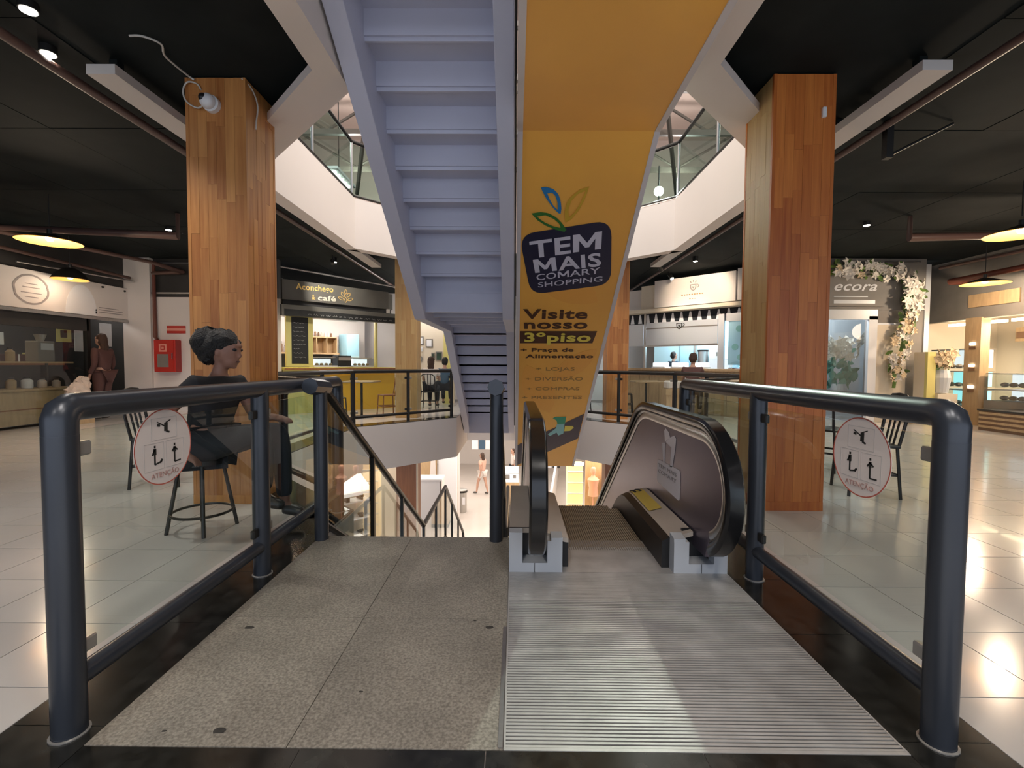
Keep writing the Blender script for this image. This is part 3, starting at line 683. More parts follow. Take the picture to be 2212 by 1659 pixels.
# ------------------------------------------------------------------ stairs going up overhead
su = thing('staircase_up', 'lavender painted steel stairs rising overhead, seen from below', 'stairs')
SXL, SXR = -1.22, -0.02
RU = Z3/2/11; ZM = Z3/2
low = [(11.3, -0.54), (7.93, 1.676), (5.68, 1.664), (2.2, 1.664+0.638*(5.68-2.2))]
top_ = [(2.2, 1.664+0.638*(5.68-2.2)+0.60), (5.60, 2.29), (8.0, 2.29), (11.3, 0.12)]
for xa, xb in ((SXL, SXL+0.135), (SXR-0.135, SXR)): MB().prism_x(low+top_, xa, xb).build('stringer', 'stair_paint', su, bevel=0.004)
xa, xb = SXL+0.13, SXR-0.13
for i in range(11):
    y = 5.70-i*0.286; z = ZM+i*RU
    s_ = MB().box(xa, xb, y-0.286, y+0.0, z+RU-0.03, z+RU).build('step', 'stair_paint', su)
    MB().box(xa, xb, y-0.018, y, z-0.03, z+RU-0.03).build('riser', 'stair_paint', s_)
    if i % 1 == 0: MB().box(xa, xb, y-0.286, y-0.268, z+RU-0.06, z+RU-0.03).build('lip', 'stair_paint', s_)
for i in range(11):
    y = 7.93+i*0.286; z = ZM-(i+1)*RU
    s_ = MB().box(xa, xb, y, y+0.286, z, z+0.03).build('step', 'stair_paint', su)
    MB().box(xa, xb, y, y+0.018, z, z+RU).build('riser', 'stair_paint', s_)
MB().box(xa, xb, 5.66, 7.95, ZM-0.03, ZM+0.0).build('landing_plate', 'stair_paint', su)
for y in (5.70, 6.25, 6.8, 7.35, 7.87): MB().box(xa, xb, y-0.03, y+0.03, ZM-0.26, ZM-0.03).build('cross_beam', 'stair_paint', su)
MB().box(xa, xb, 11.06, 11.3, -0.5, 0.03).build('base_plate', 'stair_paint', su)

# ------------------------------------------------------------------ escalator going up overhead, orange clad
eu = thing('escalator_up', 'escalator rising overhead with an orange printed underside', 'escalator')
EX0, EX1 = 0.005, 1.155
SLP = 0.743
ZK, YK = 3.011, 3.852
yb_ = 9.03
zl = lambda y: ZK-SLP*(y-YK)
MB().prism_x([(1.6, ZK+0.06), (YK, ZK), (yb_, zl(yb_)), (12.1, zl(yb_)), (12.1, 0.0), (9.7, 0.0), (YK-0.2, Z3+0.02), (1.6, Z3+0.02)], EX0+0.03, EX1-0.03).build('truss_cladding', 'trim_white', eu)
MB().faces([(EX0+0.035, 1.6, ZK+0.058), (EX1-0.035, 1.6, ZK+0.058), (EX1-0.035, YK, ZK-0.003), (EX0+0.035, YK, ZK-0.003), (EX1-0.035, yb_, zl(yb_)-0.003), (EX0+0.035, yb_, zl(yb_)-0.003)],
           [(0, 1, 2, 3), (3, 2, 4, 5)]).build('orange_underside', 'orange_vinyl', eu)
for xa, xb in ((EX0, EX0+0.045), (EX1-0.045, EX1)):
    MB().prism_x([(1.6, ZK+0.05), (YK, ZK-0.010), (yb_, zl(yb_)-0.010), (yb_, zl(yb_)+0.5), (YK, ZK+0.5), (1.6, ZK+0.5)], xa, xb).build('side_trim', 'trim_white', eu)
for xc in (0.112, 1.04):
    MB().prism_x([(2.2, Z3), (YK-0.2, Z3), (9.7, 0.0), (10.6, 0.0), (10.6, 0.85), (9.4, 0.85), (YK-0.2, Z3+0.9), (2.2, Z3+0.9)], xc-0.012, xc+0.012).build('balustrade_panel', 'panel_steel', eu)
    MB().tube([(xc, 2.2, Z3+0.93), (xc, YK-0.2, Z3+0.93), (xc, 9.4, 0.9), (xc, 10.6, 0.9)], 0.04, 8).build('handrail', 'rubber', eu, smooth=True)
nE = Vector((0, -SLP, -1)).normalized()
def ep(x, y, off=0.004): return Vector((x, y, zl(y)))+nE*off
def eplate(name, pts, material, off=0.005, t=0.0015): return MB().plate([ep(x, y, off) for x, y in pts], nE, t).build(name, material, eu)
# soft leaf shapes printed in the orange
mat('orange_tint', (0.88, 0.415, 0.075), 0.42)
def leafpts(cx_, cy_, L_, W_, ang, n=14):
    out = []
    for i in range(2*n):
        s_ = i/n if i < n else 2-i/n; w = W_*math.sin(math.pi*s_)**0.8*(1 if i < n else -1); l = (s_-0.5)*L_
        out.append((cx_+l*math.cos(ang)-w*math.sin(ang), cy_+l*math.sin(ang)+w*math.cos(ang)))
    return out
for (a, b, l, w, g) in ((0.55, 5.2, 0.9, 0.2, 0.5), (0.35, 6.9, 1.1, 0.22, 1.2), (0.8, 6.4, 0.8, 0.16, 2.3)):
    eplate('printed_leaf', leafpts(a, b, l, w, g), 'orange_tint', 0.0035, 0.0008)
# rounded dark badge
def rounded(cs, r, n=6):
    out = []
    for i, c in enumerate(cs):
        p, q, s_ = Vector(cs[i-1]), Vector(c), Vector(cs[(i+1) % len(cs)])
        a = q+(p-q).normalized()*r; b = q+(s_-q).normalized()*r
        for k in range(n+1): k /= n; out.append(tuple(a*(1-k)**2+q*2*k*(1-k)+b*k*k))
    return out
eplate('badge', rounded([(0.03, 4.665), (0.91, 4.525), (1.045, 5.19), (0.17, 5.32)], 0.16), 'navy_print', 0.006)
T3 = lambda nm, s_, a, b, c, mm, **k: text(nm, s_, a, b, c, mm, eu, k.pop('off', 0.009), **k)
def badge_word(BL, BR, TL, parts):
    BL, BR, TL = Vector(BL), Vector(BR), Vector(TL); u, v = BR-BL, TL-BL
    for word, a, b, bold in parts:
        if word == 'M':
            w = 0.22 if bold > 0.008 else 0.15
            g = [(0, 0), (0, 1), (w*1.05, 1), (0.5, 0.46), (1-w*1.05, 1), (1, 1), (1, 0), (1-w, 0), (1-w, 0.64), (0.57, 0.2), (0.43, 0.2), (w, 0.64), (w, 0)]
            MB().plate([BL+u*(a+(b-a)*x)+v*y+nE*0.009 for x, y in g], nE, 0.0015).build('badge_lettering', 'white_print', eu)
        else: T3('badge_lettering', word, BL+u*a, BL+u*b, BL+u*a+v, 'white_print', bold=bold)
badge_word((0.154, 4.898, 2.234), (0.862, 4.8, 2.307), (0.13, 4.726, 2.362), (('TE', 0.0, 0.575, 0.022), ('M', 0.605, 1.0, 0.022)))
badge_word((0.207, 5.061, 2.113), (0.898, 4.975, 2.176), (0.175, 4.917, 2.219), (('M', 0.0, 0.335, 0.022), ('AIS', 0.36, 1.0, 0.022)))
badge_word((0.228, 5.145, 2.05), (0.899, 5.061, 2.113), (0.218, 5.073, 2.103), (('CO', 0.0, 0.315, 0.006), ('M', 0.34, 0.515, 0.006), ('ARY', 0.53, 1.0, 0.006)))
T3('badge_lettering', 'SHOPPING', (0.248, 5.229, 1.988), (0.941, 5.152, 2.045), (0.242, 5.168, 2.033), 'white_print', bold=0.004)
def leaf_ring(name, o, i, material):
    # resample both outlines to the same count
    def rs(p, n=28):
        d = [0]; q = p+[p[0]]
        for a, b in zip(q, q[1:]): d.append(d[-1]+math.dist(a, b))
        out = []
        for k in range(n):
            s_ = d[-1]*k/n; j = max(x for x in range(len(p)) if d[x] <= s_); f = (s_-d[j])/(d[j+1]-d[j]); out.append((q[j][0]+(q[j+1][0]-q[j][0])*f, q[j][1]+(q[j+1][1]-q[j][1])*f))
        return out
    return MB().ring_plate([ep(*p, 0.010) for p in rs(o)], [ep(*p, 0.010) for p in rs(i)], nE, 0.0015).build(name, material, eu)
leaf_ring('badge_leaf', [(0.219, 4.254), (0.272, 4.249), (0.333, 4.267), (0.379, 4.305), (0.407, 4.365), (0.421, 4.427), (0.418, 4.473), (0.395, 4.465), (0.34, 4.416), (0.279, 4.349), (0.239, 4.289)],
          [(0.279, 4.3), (0.324, 4.294), (0.357, 4.321), (0.38, 4.376), (0.388, 4.439), (0.346, 4.405), (0.304, 4.349)], 'blue_print')
leaf_ring('badge_leaf', [(0.143, 4.469), (0.225, 4.457), (0.301, 4.465), (0.38, 4.503), (0.443, 4.557), (0.492, 4.619), (0.471, 4.634), (0.377, 4.613), (0.283, 4.576), (0.203, 4.528)],
          [(0.198, 4.495), (0.277, 4.483), (0.356, 4.515), (0.411, 4.557), (0.436, 4.6), (0.362, 4.585), (0.282, 4.552), (0.228, 4.522)], 'green_print')
leaf_ring('badge_leaf', [(0.648, 4.245), (0.573, 4.267), (0.508, 4.315), (0.466, 4.37), (0.453, 4.45), (0.468, 4.551), (0.522, 4.52), (0.586, 4.438), (0.627, 4.342)],
          [(0.623, 4.277), (0.555, 4.304), (0.502, 4.365), (0.486, 4.438), (0.5, 4.503), (0.546, 4.461), (0.59, 4.381)], 'mustard_print')
T3('slogan_lettering', 'Visite', (0.09, 5.641, 1.681), (0.856, 5.637, 1.685), (0.087, 5.507, 1.781), 'brown_print', bold=0.028, off=0.006)
T3('slogan_lettering', 'nosso', (0.106, 5.788, 1.573), (0.88, 5.782, 1.577), (0.1, 5.655, 1.672), 'brown_print', bold=0.028, off=0.006)
eplate('slogan_bar', [(0.06, 6.017), (0.985, 6.010), (1.011, 5.822), (0.057, 5.828)], 'brown_print', 0.004)
T3('slogan_lettering', '3º', (0.115, 5.985, 1.426), (0.38, 5.983, 1.428), (0.111, 5.843, 1.532), 'yellow_print', bold=0.03)
T3('slogan_lettering', 'piso', (0.40, 5.983, 1.428), (0.952, 5.979, 1.431), (0.397, 5.841, 1.534), 'yellow_print', bold=0.03)
T3('slogan_lettering', '+ Praça de', (0.071, 6.156, 1.299), (0.76, 6.151, 1.303), (0.07, 6.094, 1.345), 'brown_print', bold=0.02, off=0.006)
T3('slogan_lettering', 'Alimentação', (0.135, 6.265, 1.218), (1.037, 6.258, 1.223), (0.133, 6.201, 1.266), 'brown_print', bold=0.02, off=0.006)
T3('list_lettering', '+ LOJAS', (0.289, 6.495, 1.048), (0.822, 6.49, 1.051), (0.286, 6.429, 1.097), 'faint_brown_print', off=0.006)
T3('list_lettering', '+ DIVERSÃO', (0.15, 6.689, 0.903), (0.962, 6.682, 0.909), (0.148, 6.622, 0.953), 'faint_brown_print', off=0.006)
T3('list_lettering', '+ COMPRAS', (0.174, 6.888, 0.755), (0.943, 6.881, 0.76), (0.172, 6.826, 0.801), 'faint_brown_print', off=0.006)
T3('list_lettering', '+ PRESENTES', (0.11, 7.083, 0.611), (1.009, 7.074, 0.617), (0.108, 7.015, 0.661), 'faint_brown_print', off=0.006)
# running sneaker legs and road at the foot of the print
eplate('printed_road', [(0.05, 8.32), (0.545, 7.899), (1.10, 7.43), (1.10, 8.10), (0.593, 8.541), (0.05, 9.0)], 'navy_print', 0.004)
eplate('printed_figure', [(0.613, 7.547), (0.644, 7.514), (0.825, 7.502), (0.826, 7.688), (0.703, 7.701), (0.679, 7.601)], 'teal_print', 0.006)
eplate('printed_figure', [(0.696, 7.701), (0.819, 7.688), (0.828, 7.955), (0.748, 8.017), (0.711, 7.933), (0.605, 8.031), (0.565, 7.983), (0.686, 7.815)], 'cyan_print', 0.006)
eplate('printed_figure', [(0.832, 7.744), (0.957, 7.743), (0.984, 7.789), (0.933, 7.882), (0.835, 7.895)], 'yellow_print', 0.006)
t = thing('conduit', 'thin dark cable duct between the overhead stairs and escalator', 'cable duct')
MB().cyl((-0.008, 2.0, 3.75), (-0.008, 7.9, 0.1), 0.008, 6).build('duct', 'dark_metal', t)

# ------------------------------------------------------------------ escalator going down from the landing
ed = thing('escalator_down', 'escalator going down from the landing with black handrails', 'escalator')
X0, X1 = -0.027, 1.15
box('floor_plate', 'groove', X0, X1, 1.318, 2.486, -0.02, -0.0015, ed)
m = MB(); y = 1.326
while y < 2.19: m.box(X0+0.004, X1-0.004, y, y+0.0085, -0.0015, 0.0015); y += 0.0143
m.build('plate_ridges', 'plate_steel', ed, kind='stuff')
m = MB(); y = 2.207
while y < 2.47: m.box(X0+0.004, X1-0.004, y, y+0.0105, -0.0015, 0.001); y += 0.0125
m.build('plate_ridges_inner', 'plate_steel', ed, kind='stuff')
for a in ((X0, X1, 1.314, 1.325), (X0, X1, 2.192, 2.2035), (X0, X1, 2.474, 2.486)): box('plate_edge', 'plate_steel', a[0], a[1], a[2], a[3], -0.003, 0.0018, ed)
for a in ((X0, X0+0.006, 1.32, 2.48), (X1-0.006, X1, 1.32, 2.48)): box('plate_edge', 'plate_steel', a[0], a[1], a[2], a[3], -0.003, 0.0022, ed)
box('comb_plate', 'plate_steel', 0.262, 0.861, 2.492, 2.80, -0.03, 0.001, ed)
m = MB()
for i in range(38): m.box(0.30+i*0.0135, 0.307+i*0.0135, 2.80, 2.85, -0.012, 0.0)
m.build('comb_teeth', 'plate_steel', ed, kind='stuff')
SD = 0.40
def step(y, z):
    s_ = MB().box(0.302, 0.815, y+0.002, y+SD-0.002, z-0.02, z-0.008).build('step', 'step_brown', ed)
    r_ = MB().box(0.302, 0.815, y+0.002, y+0.010, z-0.22, z-0.02).build('step_riser', 'step_brown', s_)
    g = MB()
    for i in range(36): g.box(0.306+i*0.0142, 0.3125+i*0.0142, y+0.002, y+SD-0.002, z-0.008, z-0.001)
    g.build('step_ridges', 'step_brown', s_, kind='stuff')
yy = 2.84
for i in range(2): step(yy, -0.001); yy += SD+0.005
zz = 0.0; d = 0
while zz > -3.9 and d < 18:
    zz -= min(0.30, 0.10+0.1*d); step(yy, zz); yy += SD; d += 1
def sweep(path, section, name, material, smooth=True):
    """section: (x, n) points; path: (y, z) points"""
    b = MB(); rings = []
    for i, p in enumerate(path):
        a, c = path[max(0, i-1)], path[min(len(path)-1, i+1)]; ty, tz = c[0]-a[0], c[1]-a[1]; L_ = math.hypot(ty, tz); ny, nz = -tz/L_, ty/L_
        rings.append([b.bm.verts.new((x, p[0]+ny*n_, p[1]+nz*n_)) for x, n_ in section])
    k = len(section)
    for A, B in zip(rings, rings[1:]):
        for j in range(k): b.bm.faces.new((A[j], A[(j+1) % k], B[(j+1) % k], B[j]))
    b.bm.faces.new(rings[0][::-1]); b.bm.faces.new(rings[-1])
    return b.build(name, material, ed, smooth=smooth)
def bpath(k):
    """balustrade outline inset by k"""
    out = []
    rx, rz = 0.36-k, 0.335-k; cy_, cz_ = 2.49, 0.485
    for a in range(-118, -271, -8):
        t_ = R(a); out.append((cy_+rx*math.cos(t_) if math.cos(t_) < 0 else cy_+rx*math.cos(t_), cz_+rz*math.sin(t_)))
    ztop = cz_+rz; yk = 3.72
    out += [(2.9, ztop), (3.45-0.3*k, ztop)]
    r_ = 0.55; ang = math.atan(0.745)
    cy2, cz2 = yk-0.2-0.3*k, ztop-r_
    for i in range(1, 9):
        t_ = ang*i/8; out.append((cy2+r_*math.sin(t_), cz2+r_*math.cos(t_)))
    y_, z_ = out[-1]; yend = 9.6
    out += [(y_+(yend-y_)*f, z_-0.745*(yend-y_)*f) for f in (0.2, 0.5, 1.0)]
    return out
def rr(w, h, xc, n0):
    return [(xc+w*a, n0+h*b) for a, b in ((-1, -0.5), (-0.8, -1), (0.8, -1), (1, -0.5), (1, 0.5), (0.75, 1), (-0.75, 1), (-1, 0.5))]
for sgn, xc in ((-1, 0.112), (1, 1.012)):
    sweep(bpath(0.0), rr(0.043, 0.026, xc, 0.0), 'handrail', 'rubber')
    sweep(bpath(0.035), rr(0.026, 0.018, xc, 0.0), 'handrail_guide', 'rubber')
    sweep(bpath(0.075), rr(0.020, 0.022, xc, 0.0), 'panel_trim', 'steel')
    top = bpath(0.09); yend, zend = top[-1]
    base = [(yend, zend-0.62), (4.2, -0.35), (3.7, 0.03), (3.4, 0.12), (2.42, 0.12)]
    start = next(i for i, p in enumerate(top) if p[1] > 0.2)
    MB().prism_x(top[start:]+base, xc-0.012, xc+0.012).build('balustrade_panel', 'panel_steel', ed)
# decks either side of the panels
def dpath(z0):
    out = [(2.56, z0), (3.0, z0), (3.40, z0)]
    r_ = 0.42; ang = math.atan(0.745)
    for i in range(1, 9): t_ = ang*i/8; out.append((3.40+r_*math.sin(t_), z0-r_+r_*math.cos(t_)))
    y_, z_ = out[-1]; out += [(9.6, z_-0.745*(9.6-y_))]
    return out
for xa, xb, za, zb, nm in ((0.862, 0.99, 0.172, 0.205, 'inner_deck'), (0.125, 0.301, 0.205, 0.160, 'inner_deck'), (1.03, 1.15, 0.215, 0.215, 'outer_deck'), (-0.027, 0.098, 0.215, 0.215, 'outer_deck')):
    sweep(dpath(0.0), [(xa, za-0.025), (xb, zb-0.025), (xb, zb), (xa, za)], nm, 'deck_steel', False)
for xa, xb in ((0.818, 0.862), (0.270, 0.3005)):
    sweep(dpath(0.0), [(xa, -0.35), (xb, -0.35), (xb, 0.172 if xa > 0.5 else 0.138), (xa, 0.15 if xa > 0.5 else 0.14)], 'skirt_panel', 'skirt_black', False)
for xa in (1.142, -0.026):
    sweep(dpath(0.0), [(xa, -0.75), (xa+0.008, -0.75), (xa+0.008, 0.20), (xa, 0.20)], 'outer_cladding', 'deck_steel', False)
# newel covers
for sgn in (-1, 1):
    f = (lambda x: x) if sgn < 0 else (lambda x: 1.123-x)
    def bx(n, mm, xa, xb, ya, yb, za, zb, p=ed): return box(n, mm, min(f(xa), f(xb)), max(f(xa), f(xb)), ya, yb, za, zb, p)
    c_ = bx('newel_cover', 'newel_paint', -0.027, 0.045, 2.487, 2.56, 0.0, 0.217)
    bx('cover_side', 'newel_paint', 0.180, 0.261, 2.487, 2.56, 0.0, 0.172, c_)
    bx('cover_foot', 'newel_paint', 0.045, 0.180, 2.487, 2.56, 0.0, 0.052, c_)
    bx('cover_recess', 'skirt_black', 0.045, 0.180, 2.60, 2.62, 0.0, 0.205, c_)
    bx('recess_floor', 'newel_paint', 0.045, 0.180, 2.56, 2.60, 0.0, 0.05, c_)
    bx('cover_joint', 'skirt_black', 0.110, 0.113, 2.4862, 2.4875, 0.0, 0.052, c_)
    MB().prism_x([(2.487, 0.172), (2.56, 0.172), (2.56, 0.20), (2.487, 0.190)], min(f(0.2), f(0.262)), max(f(0.2), f(0.262))).build('cover_lip', 'newel_paint', c_)
    bx('deck_joint', 'skirt_black', -0.026, 0.098, 2.565, 2.575, 0.19, 0.2165, c_)
# yellow warning strip on the inner deck
sp = [p for p in dpath(0.0)][1:9]
b = MB(); rings = []
for y, z in sp: rings.append([b.bm.verts.new((0.872, y, z+0.182)), b.bm.verts.new((0.955, y, z+0.203))])
for A, B in zip(rings, rings[1:]): b.bm.faces.new((A[0], A[1], B[1], B[0]))
b.build('yellow_warning_strip', 'sticker_yellow', ed)
for i, (y, z) in enumerate(sp[2:7]):
    MB().box(0.885, 0.90, y-0.012, y+0.012, z+0.187, z+0.193).box(0.92, 0.94, y-0.010, y+0.010, z+0.196, z+0.201).build('warning_mark', 'black_print', ed)
# badge decal on the right panel
def kp(y, z, x=0.9985): return Vector((x, y, z))
def kplate(pts, nm='panel_decal', mm='logo_sticker', x=0.9985): return MB().plate([kp(y, z, x) for y, z in pts], (-1, 0, 0), 0.001).build(nm, mm, ed)
kplate(rounded([(3.253, 0.472), (2.80, 0.490), (2.80, 0.30), (3.253, 0.314)], 0.03, 4))
kplate([(3.117, 0.688), (3.088, 0.707), (3.029, 0.691), (2.999, 0.659), (3.098, 0.615)])
kplate([(2.999, 0.659), (2.919, 0.685), (2.885, 0.668), (2.9, 0.594), (2.946, 0.477), (2.988, 0.472), (2.968, 0.6), (3.083, 0.618)])
kplate([(3.158, 0.6), (3.097, 0.61), (3.097, 0.482), (3.127, 0.476)])
for z in (0.425, 0.385): text('decal_lettering', 'TEM MAIS' if z > 0.4 else 'COMARY', (0.997, 3.22, z), (0.997, 2.86, z+0.012), (0.997, 3.22, z+0.025), 'grey_print', ed, 0.001)
# ------------------------------------------------------------------ ceiling fixtures of this floor
def pendant(label, x, y, z, r, dome, on=True, e=60):
    t = thing('pendant_lamp', label, 'lamp', 'black pendant lamps')
    if dome: prof_o = [(0.03, 0.20), (0.08, 0.19), (r*0.75, 0.11), (r, 0.0)]
    else: prof_o = [(0.03, 0.10), (0.06, 0.095), (r*0.6, 0.045), (r, 0.0)]
    prof_i = [(a-0.006 if a > 0.04 else 0.02, b-0.006) for a, b in prof_o]
    MB().lathe(prof_o, (x, y, z), 32).build('shade', 'lamp_black', t, smooth=True)
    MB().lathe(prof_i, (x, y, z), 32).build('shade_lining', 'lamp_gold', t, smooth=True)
    MB().ball((x, y, z+0.045), 0.045, 14, 10).build('bulb', 'bulb', t, smooth=True)
    MB().cyl((x, y, z+prof_o[0][1]-0.01), (x, y, z+prof_o[0][1]+0.06), 0.028, 12).build('cap', 'lamp_black', t, smooth=True)
    MB().cyl((x, y, z+0.2), (x, y, ZC), 0.006, 8).build('cord', 'lamp_black', t)
    point('pendant_light', (x, y, z-0.14), e, WARM, 0.06)
    return t
pendant('flat black pendant lamp with glowing gold inside, near left', -6.12, 6.17, 2.70, 0.34, False)
pendant('domed black pendant lamp in front of the left shop sign', -7.75, 8.15, 2.56, 0.26, True, e=8)
pendant('flat black pendant lamp at the right edge, nearer one', 5.95, 5.62, 2.70, 0.34, False)
pendant('flat black pendant lamp above the bakery, farther one', 8.25, 8.35, 2.60, 0.34, False)
def downlight(label, x, y, e, z=3.26, col=NEUT, ang=120):
    t = thing('ceiling_spotlight', label, 'lamp', 'spotlights on the black ceiling')
    MB().cyl((x, y, z), (x, y, ZC), 0.05, 16).build('housing', 'lamp_black', t, smooth=True)
    MB().cyl((x, y, z-0.006), (x, y, z+0.002), 0.042, 16).build('lens', 'bulb', t, smooth=True)
    spot('spotlight_beam', (x, y, z-0.02), e, col, None, ang, 0.8, 0.05)
    return t
downlight('ceiling spotlight at the upper left corner, nearer one', -2.98, 2.92, 96)
downlight('second ceiling spotlight from the upper left corner', -3.26, 3.32, 96)
downlight('small spotlight beside the left column, over the cafe', -4.62, 8.9, 96, 3.2)
downlight('ceiling spotlight over the left aisle, out to the side', -5.2, 1.2, 130)
downlight('ceiling spotlight over the right aisle, out to the side', 4.6, 1.6, 72)
downlight('ceiling spotlight over the right aisle, by the column', 3.9, 3.3, 60)
downlight('ceiling spotlight behind the landing, left', -1.6, -1.2, 177)
downlight('ceiling spotlight behind the landing, right', 1.9, -1.2, 177)
downlight('ceiling spotlight between right column and flower shop', 5.3, 7.2, 145)
downlight('ceiling spotlight between left column and hose cabinet', -5.6, 7.6, 177)
for k_, (lx, ly) in enumerate(((-0.45, 0.15), (0.75, -0.1))):
    t = thing('ceiling_spotlight', 'wide ceiling spotlight above the landing, %s of the pair' % ('left', 'right')[k_], 'lamp', 'spotlights on the black ceiling')
    MB().cyl((lx, ly, 3.25), (lx, ly, ZC), 0.09, 18).build('housing', 'lamp_black', t, smooth=True); MB().cyl((lx, ly, 3.245), (lx, ly, 3.252), 0.08, 18).build('lens', 'bulb', t, smooth=True)
    spot('landing_beam', (lx, ly, 3.22), 130, NEUT, (lx, ly+1.2, 0), 110, 0.9, 0.12)
for k_, (tx, tz) in enumerate((((4.0, 11.0, 2.0), 60), ((-4.2, 10.9, 2.75), 130))):  # two spotlights added to brighten the menu panel and the cafe sign
    t = thing('track_spotlight', ('added black spotlight brightening the right cafe menu', 'added black spotlight brightening the left cafe sign')[k_], 'lamp')
    q_ = Vector((3.0, 9.9, 3.2)) if k_ == 0 else Vector((-3.7, 9.5, 3.2))
    MB().cyl(q_, (q_.x, q_.y, ZC), 0.012, 8).build('stem', 'lamp_black', t); MB().cyl(q_, q_+(Vector(tx)-q_).normalized()*0.12, 0.04, 12).build('head', 'lamp_black', t, smooth=True)
    spot('track_beam', tuple(q_+(Vector(tx)-q_).normalized()*0.15), tz, NEUT, tx, 60, 0.7, 0.05)
t = thing('track_spotlight', 'small black track spotlight above the right cafe sign', 'lamp')
MB().cyl((3.55, 11.0, 3.31), (3.55, 11.0, 3.22), 0.012, 8).build('stem', 'lamp_black', t)
MB().cyl((3.56, 10.97, 3.24), (3.60, 10.9, 3.13), 0.045, 14).build('head', 'lamp_black', t, smooth=True)
MB().cyl((3.60, 10.9, 3.13), (3.603, 10.895, 3.123), 0.038, 14).build('lens', 'bulb', t, smooth=True)
spot('track_beam', (3.4, 9.6, 3.15), 160, WARM, (4.3, 10.9, 2.7), 70, 0.6, 0.05)
downlight('added fill spotlight over the left cafe tables', -3.75, 9.75, 150, 3.22)  # added to brighten the yellow counter front
downlight('added fill spotlight over the right cafe tables', 3.6, 9.5, 120, 3.22)  # matching fill added for the right cafe front
# sprinkler and conduit pipes
def pipe(label, path, r, material):
    return tag(MB().tube(path, r, 10).build('pipe', material, smooth=True), label, 'pipe', 'pipes under the black ceiling')
pipe('long red brown pipe running beside the left beam', [(-3.27, -3, 3.2), (-3.27, 13.5, 3.2)], 0.035, 'pipe_brown')
pipe('long red brown pipe running beside the right beam', [(3.18, -3, 3.2), (3.18, 13.5, 3.2)], 0.03, 'pipe_brown')
pipe('brown pipe crossing above the near left pendant', [(-8.1, 6.35, 2.98), (-4.95, 6.9, 2.98), (-4.95, 6.9, 3.3)], 0.03, 'pipe_brown')
pipe('brown pipe slanting towards the white pillar', [(-8.1, 5.6, 3.05), (-7.0, 9.0, 3.05), (-6.9, 9.7, 3.0), (-7.55, 9.75, 2.98)], 0.035, 'pipe_brown')
pipe('lower brown pipe slanting to the pillar foot of the ceiling', [(-8.1, 4.9, 2.95), (-7.9, 9.6, 2.85)], 0.03, 'pipe_brown')
pipe('thin grey pipe above the left shop sign', [(-8.1, 7.6, 2.75), (-7.9, 9.7, 2.80)], 0.018, 'steel')
pipe('red brown pipe crossing above the right pendant', [(8.9, 6.6, 3.0), (5.7, 6.9, 3.0), (5.7, 6.9, 3.3)], 0.03, 'pipe_brown')
pipe('brown pipe slanting towards the flower shop, upper one', [(8.85, 5.0, 3.12), (8.3, 9.3, 3.06)], 0.03, 'pipe_brown')
pipe('red brown pipe slanting towards the flower shop, lower one', [(8.85, 5.6, 2.90), (8.42, 9.2, 2.78), (8.9, 9.3, 2.78)], 0.03, 'pipe_red')
pipe('grey pipe slanting over the right aisle', [(8.85, 6.4, 3.14), (8.36, 9.3, 3.1)], 0.03, 'wall_grey')
pipe('black pipe along the top of the left cafe', [(-5.3, 9.9, 3.22), (-3.0, 12.2, 3.10)], 0.022, 'steel')
tag(MB().tube([(-7.56, 9.80, 3.2), (-7.56, 9.80, 1.66), (-7.5, 9.78, 1.60)], 0.028, 10).build('red_riser_pipe', 'pipe_red', smooth=True), 'dark red pipe running down to the hose cabinet', 'pipe')
t = thing('ceiling_bracket', 'black bracket hanging from the ceiling right of the right column', 'bracket')
MB().box(3.28, 3.34, 4.25, 4.31, 2.98, 3.31).build('drop', 'lamp_black', t); MB().cyl((3.31, 4.28, 3.0), (3.9, 4.3, 3.3), 0.012, 6).build('brace', 'lamp_black', t)

# ------------------------------------------------------------------ hose cabinet wall
t = thing('hose_cabinet', 'red fire hose cabinet on the white wall', 'cabinet')
box('body', 'fire_red', -7.50, -7.06, 9.68, 9.85, 0.93, 1.60, t, 0.006)
box('side', 'fire_red_shaded', -7.06, -7.052, 9.69, 9.85, 0.94, 1.59, t)  # darker red paints the shade on the cabinet's side face
box('door', 'fire_red', -7.49, -7.09, 9.665, 9.68, 0.94, 1.59, t)
box('window', 'wall_grey', -7.42, -7.19, 9.66, 9.665, 1.03, 1.30, t)
t2 = box('plate', 'pink_print', -7.38, -7.22, 9.655, 9.662, 1.35, 1.51, t)
box('plate_mark', 'fire_red', -7.345, -7.255, 9.652, 9.656, 1.385, 1.475, t); box('plate_core', 'pink_print', -7.325, -7.275, 9.649, 9.653, 1.405, 1.455, t)
box('handle', 'chrome', -7.11, -7.095, 9.64, 9.66, 1.2, 1.32, t)
t = thing('fire_notice', 'red and pink fire notice above the hose cabinet', 'sign')
for k, (za, zb, mm) in enumerate(((1.85, 1.90, 'fire_red'), (1.795, 1.85, 'pink_print'), (1.74, 1.795, 'fire_red'))): box('band', mm, -7.34, -6.95, 9.835, 9.85, za, zb, t)

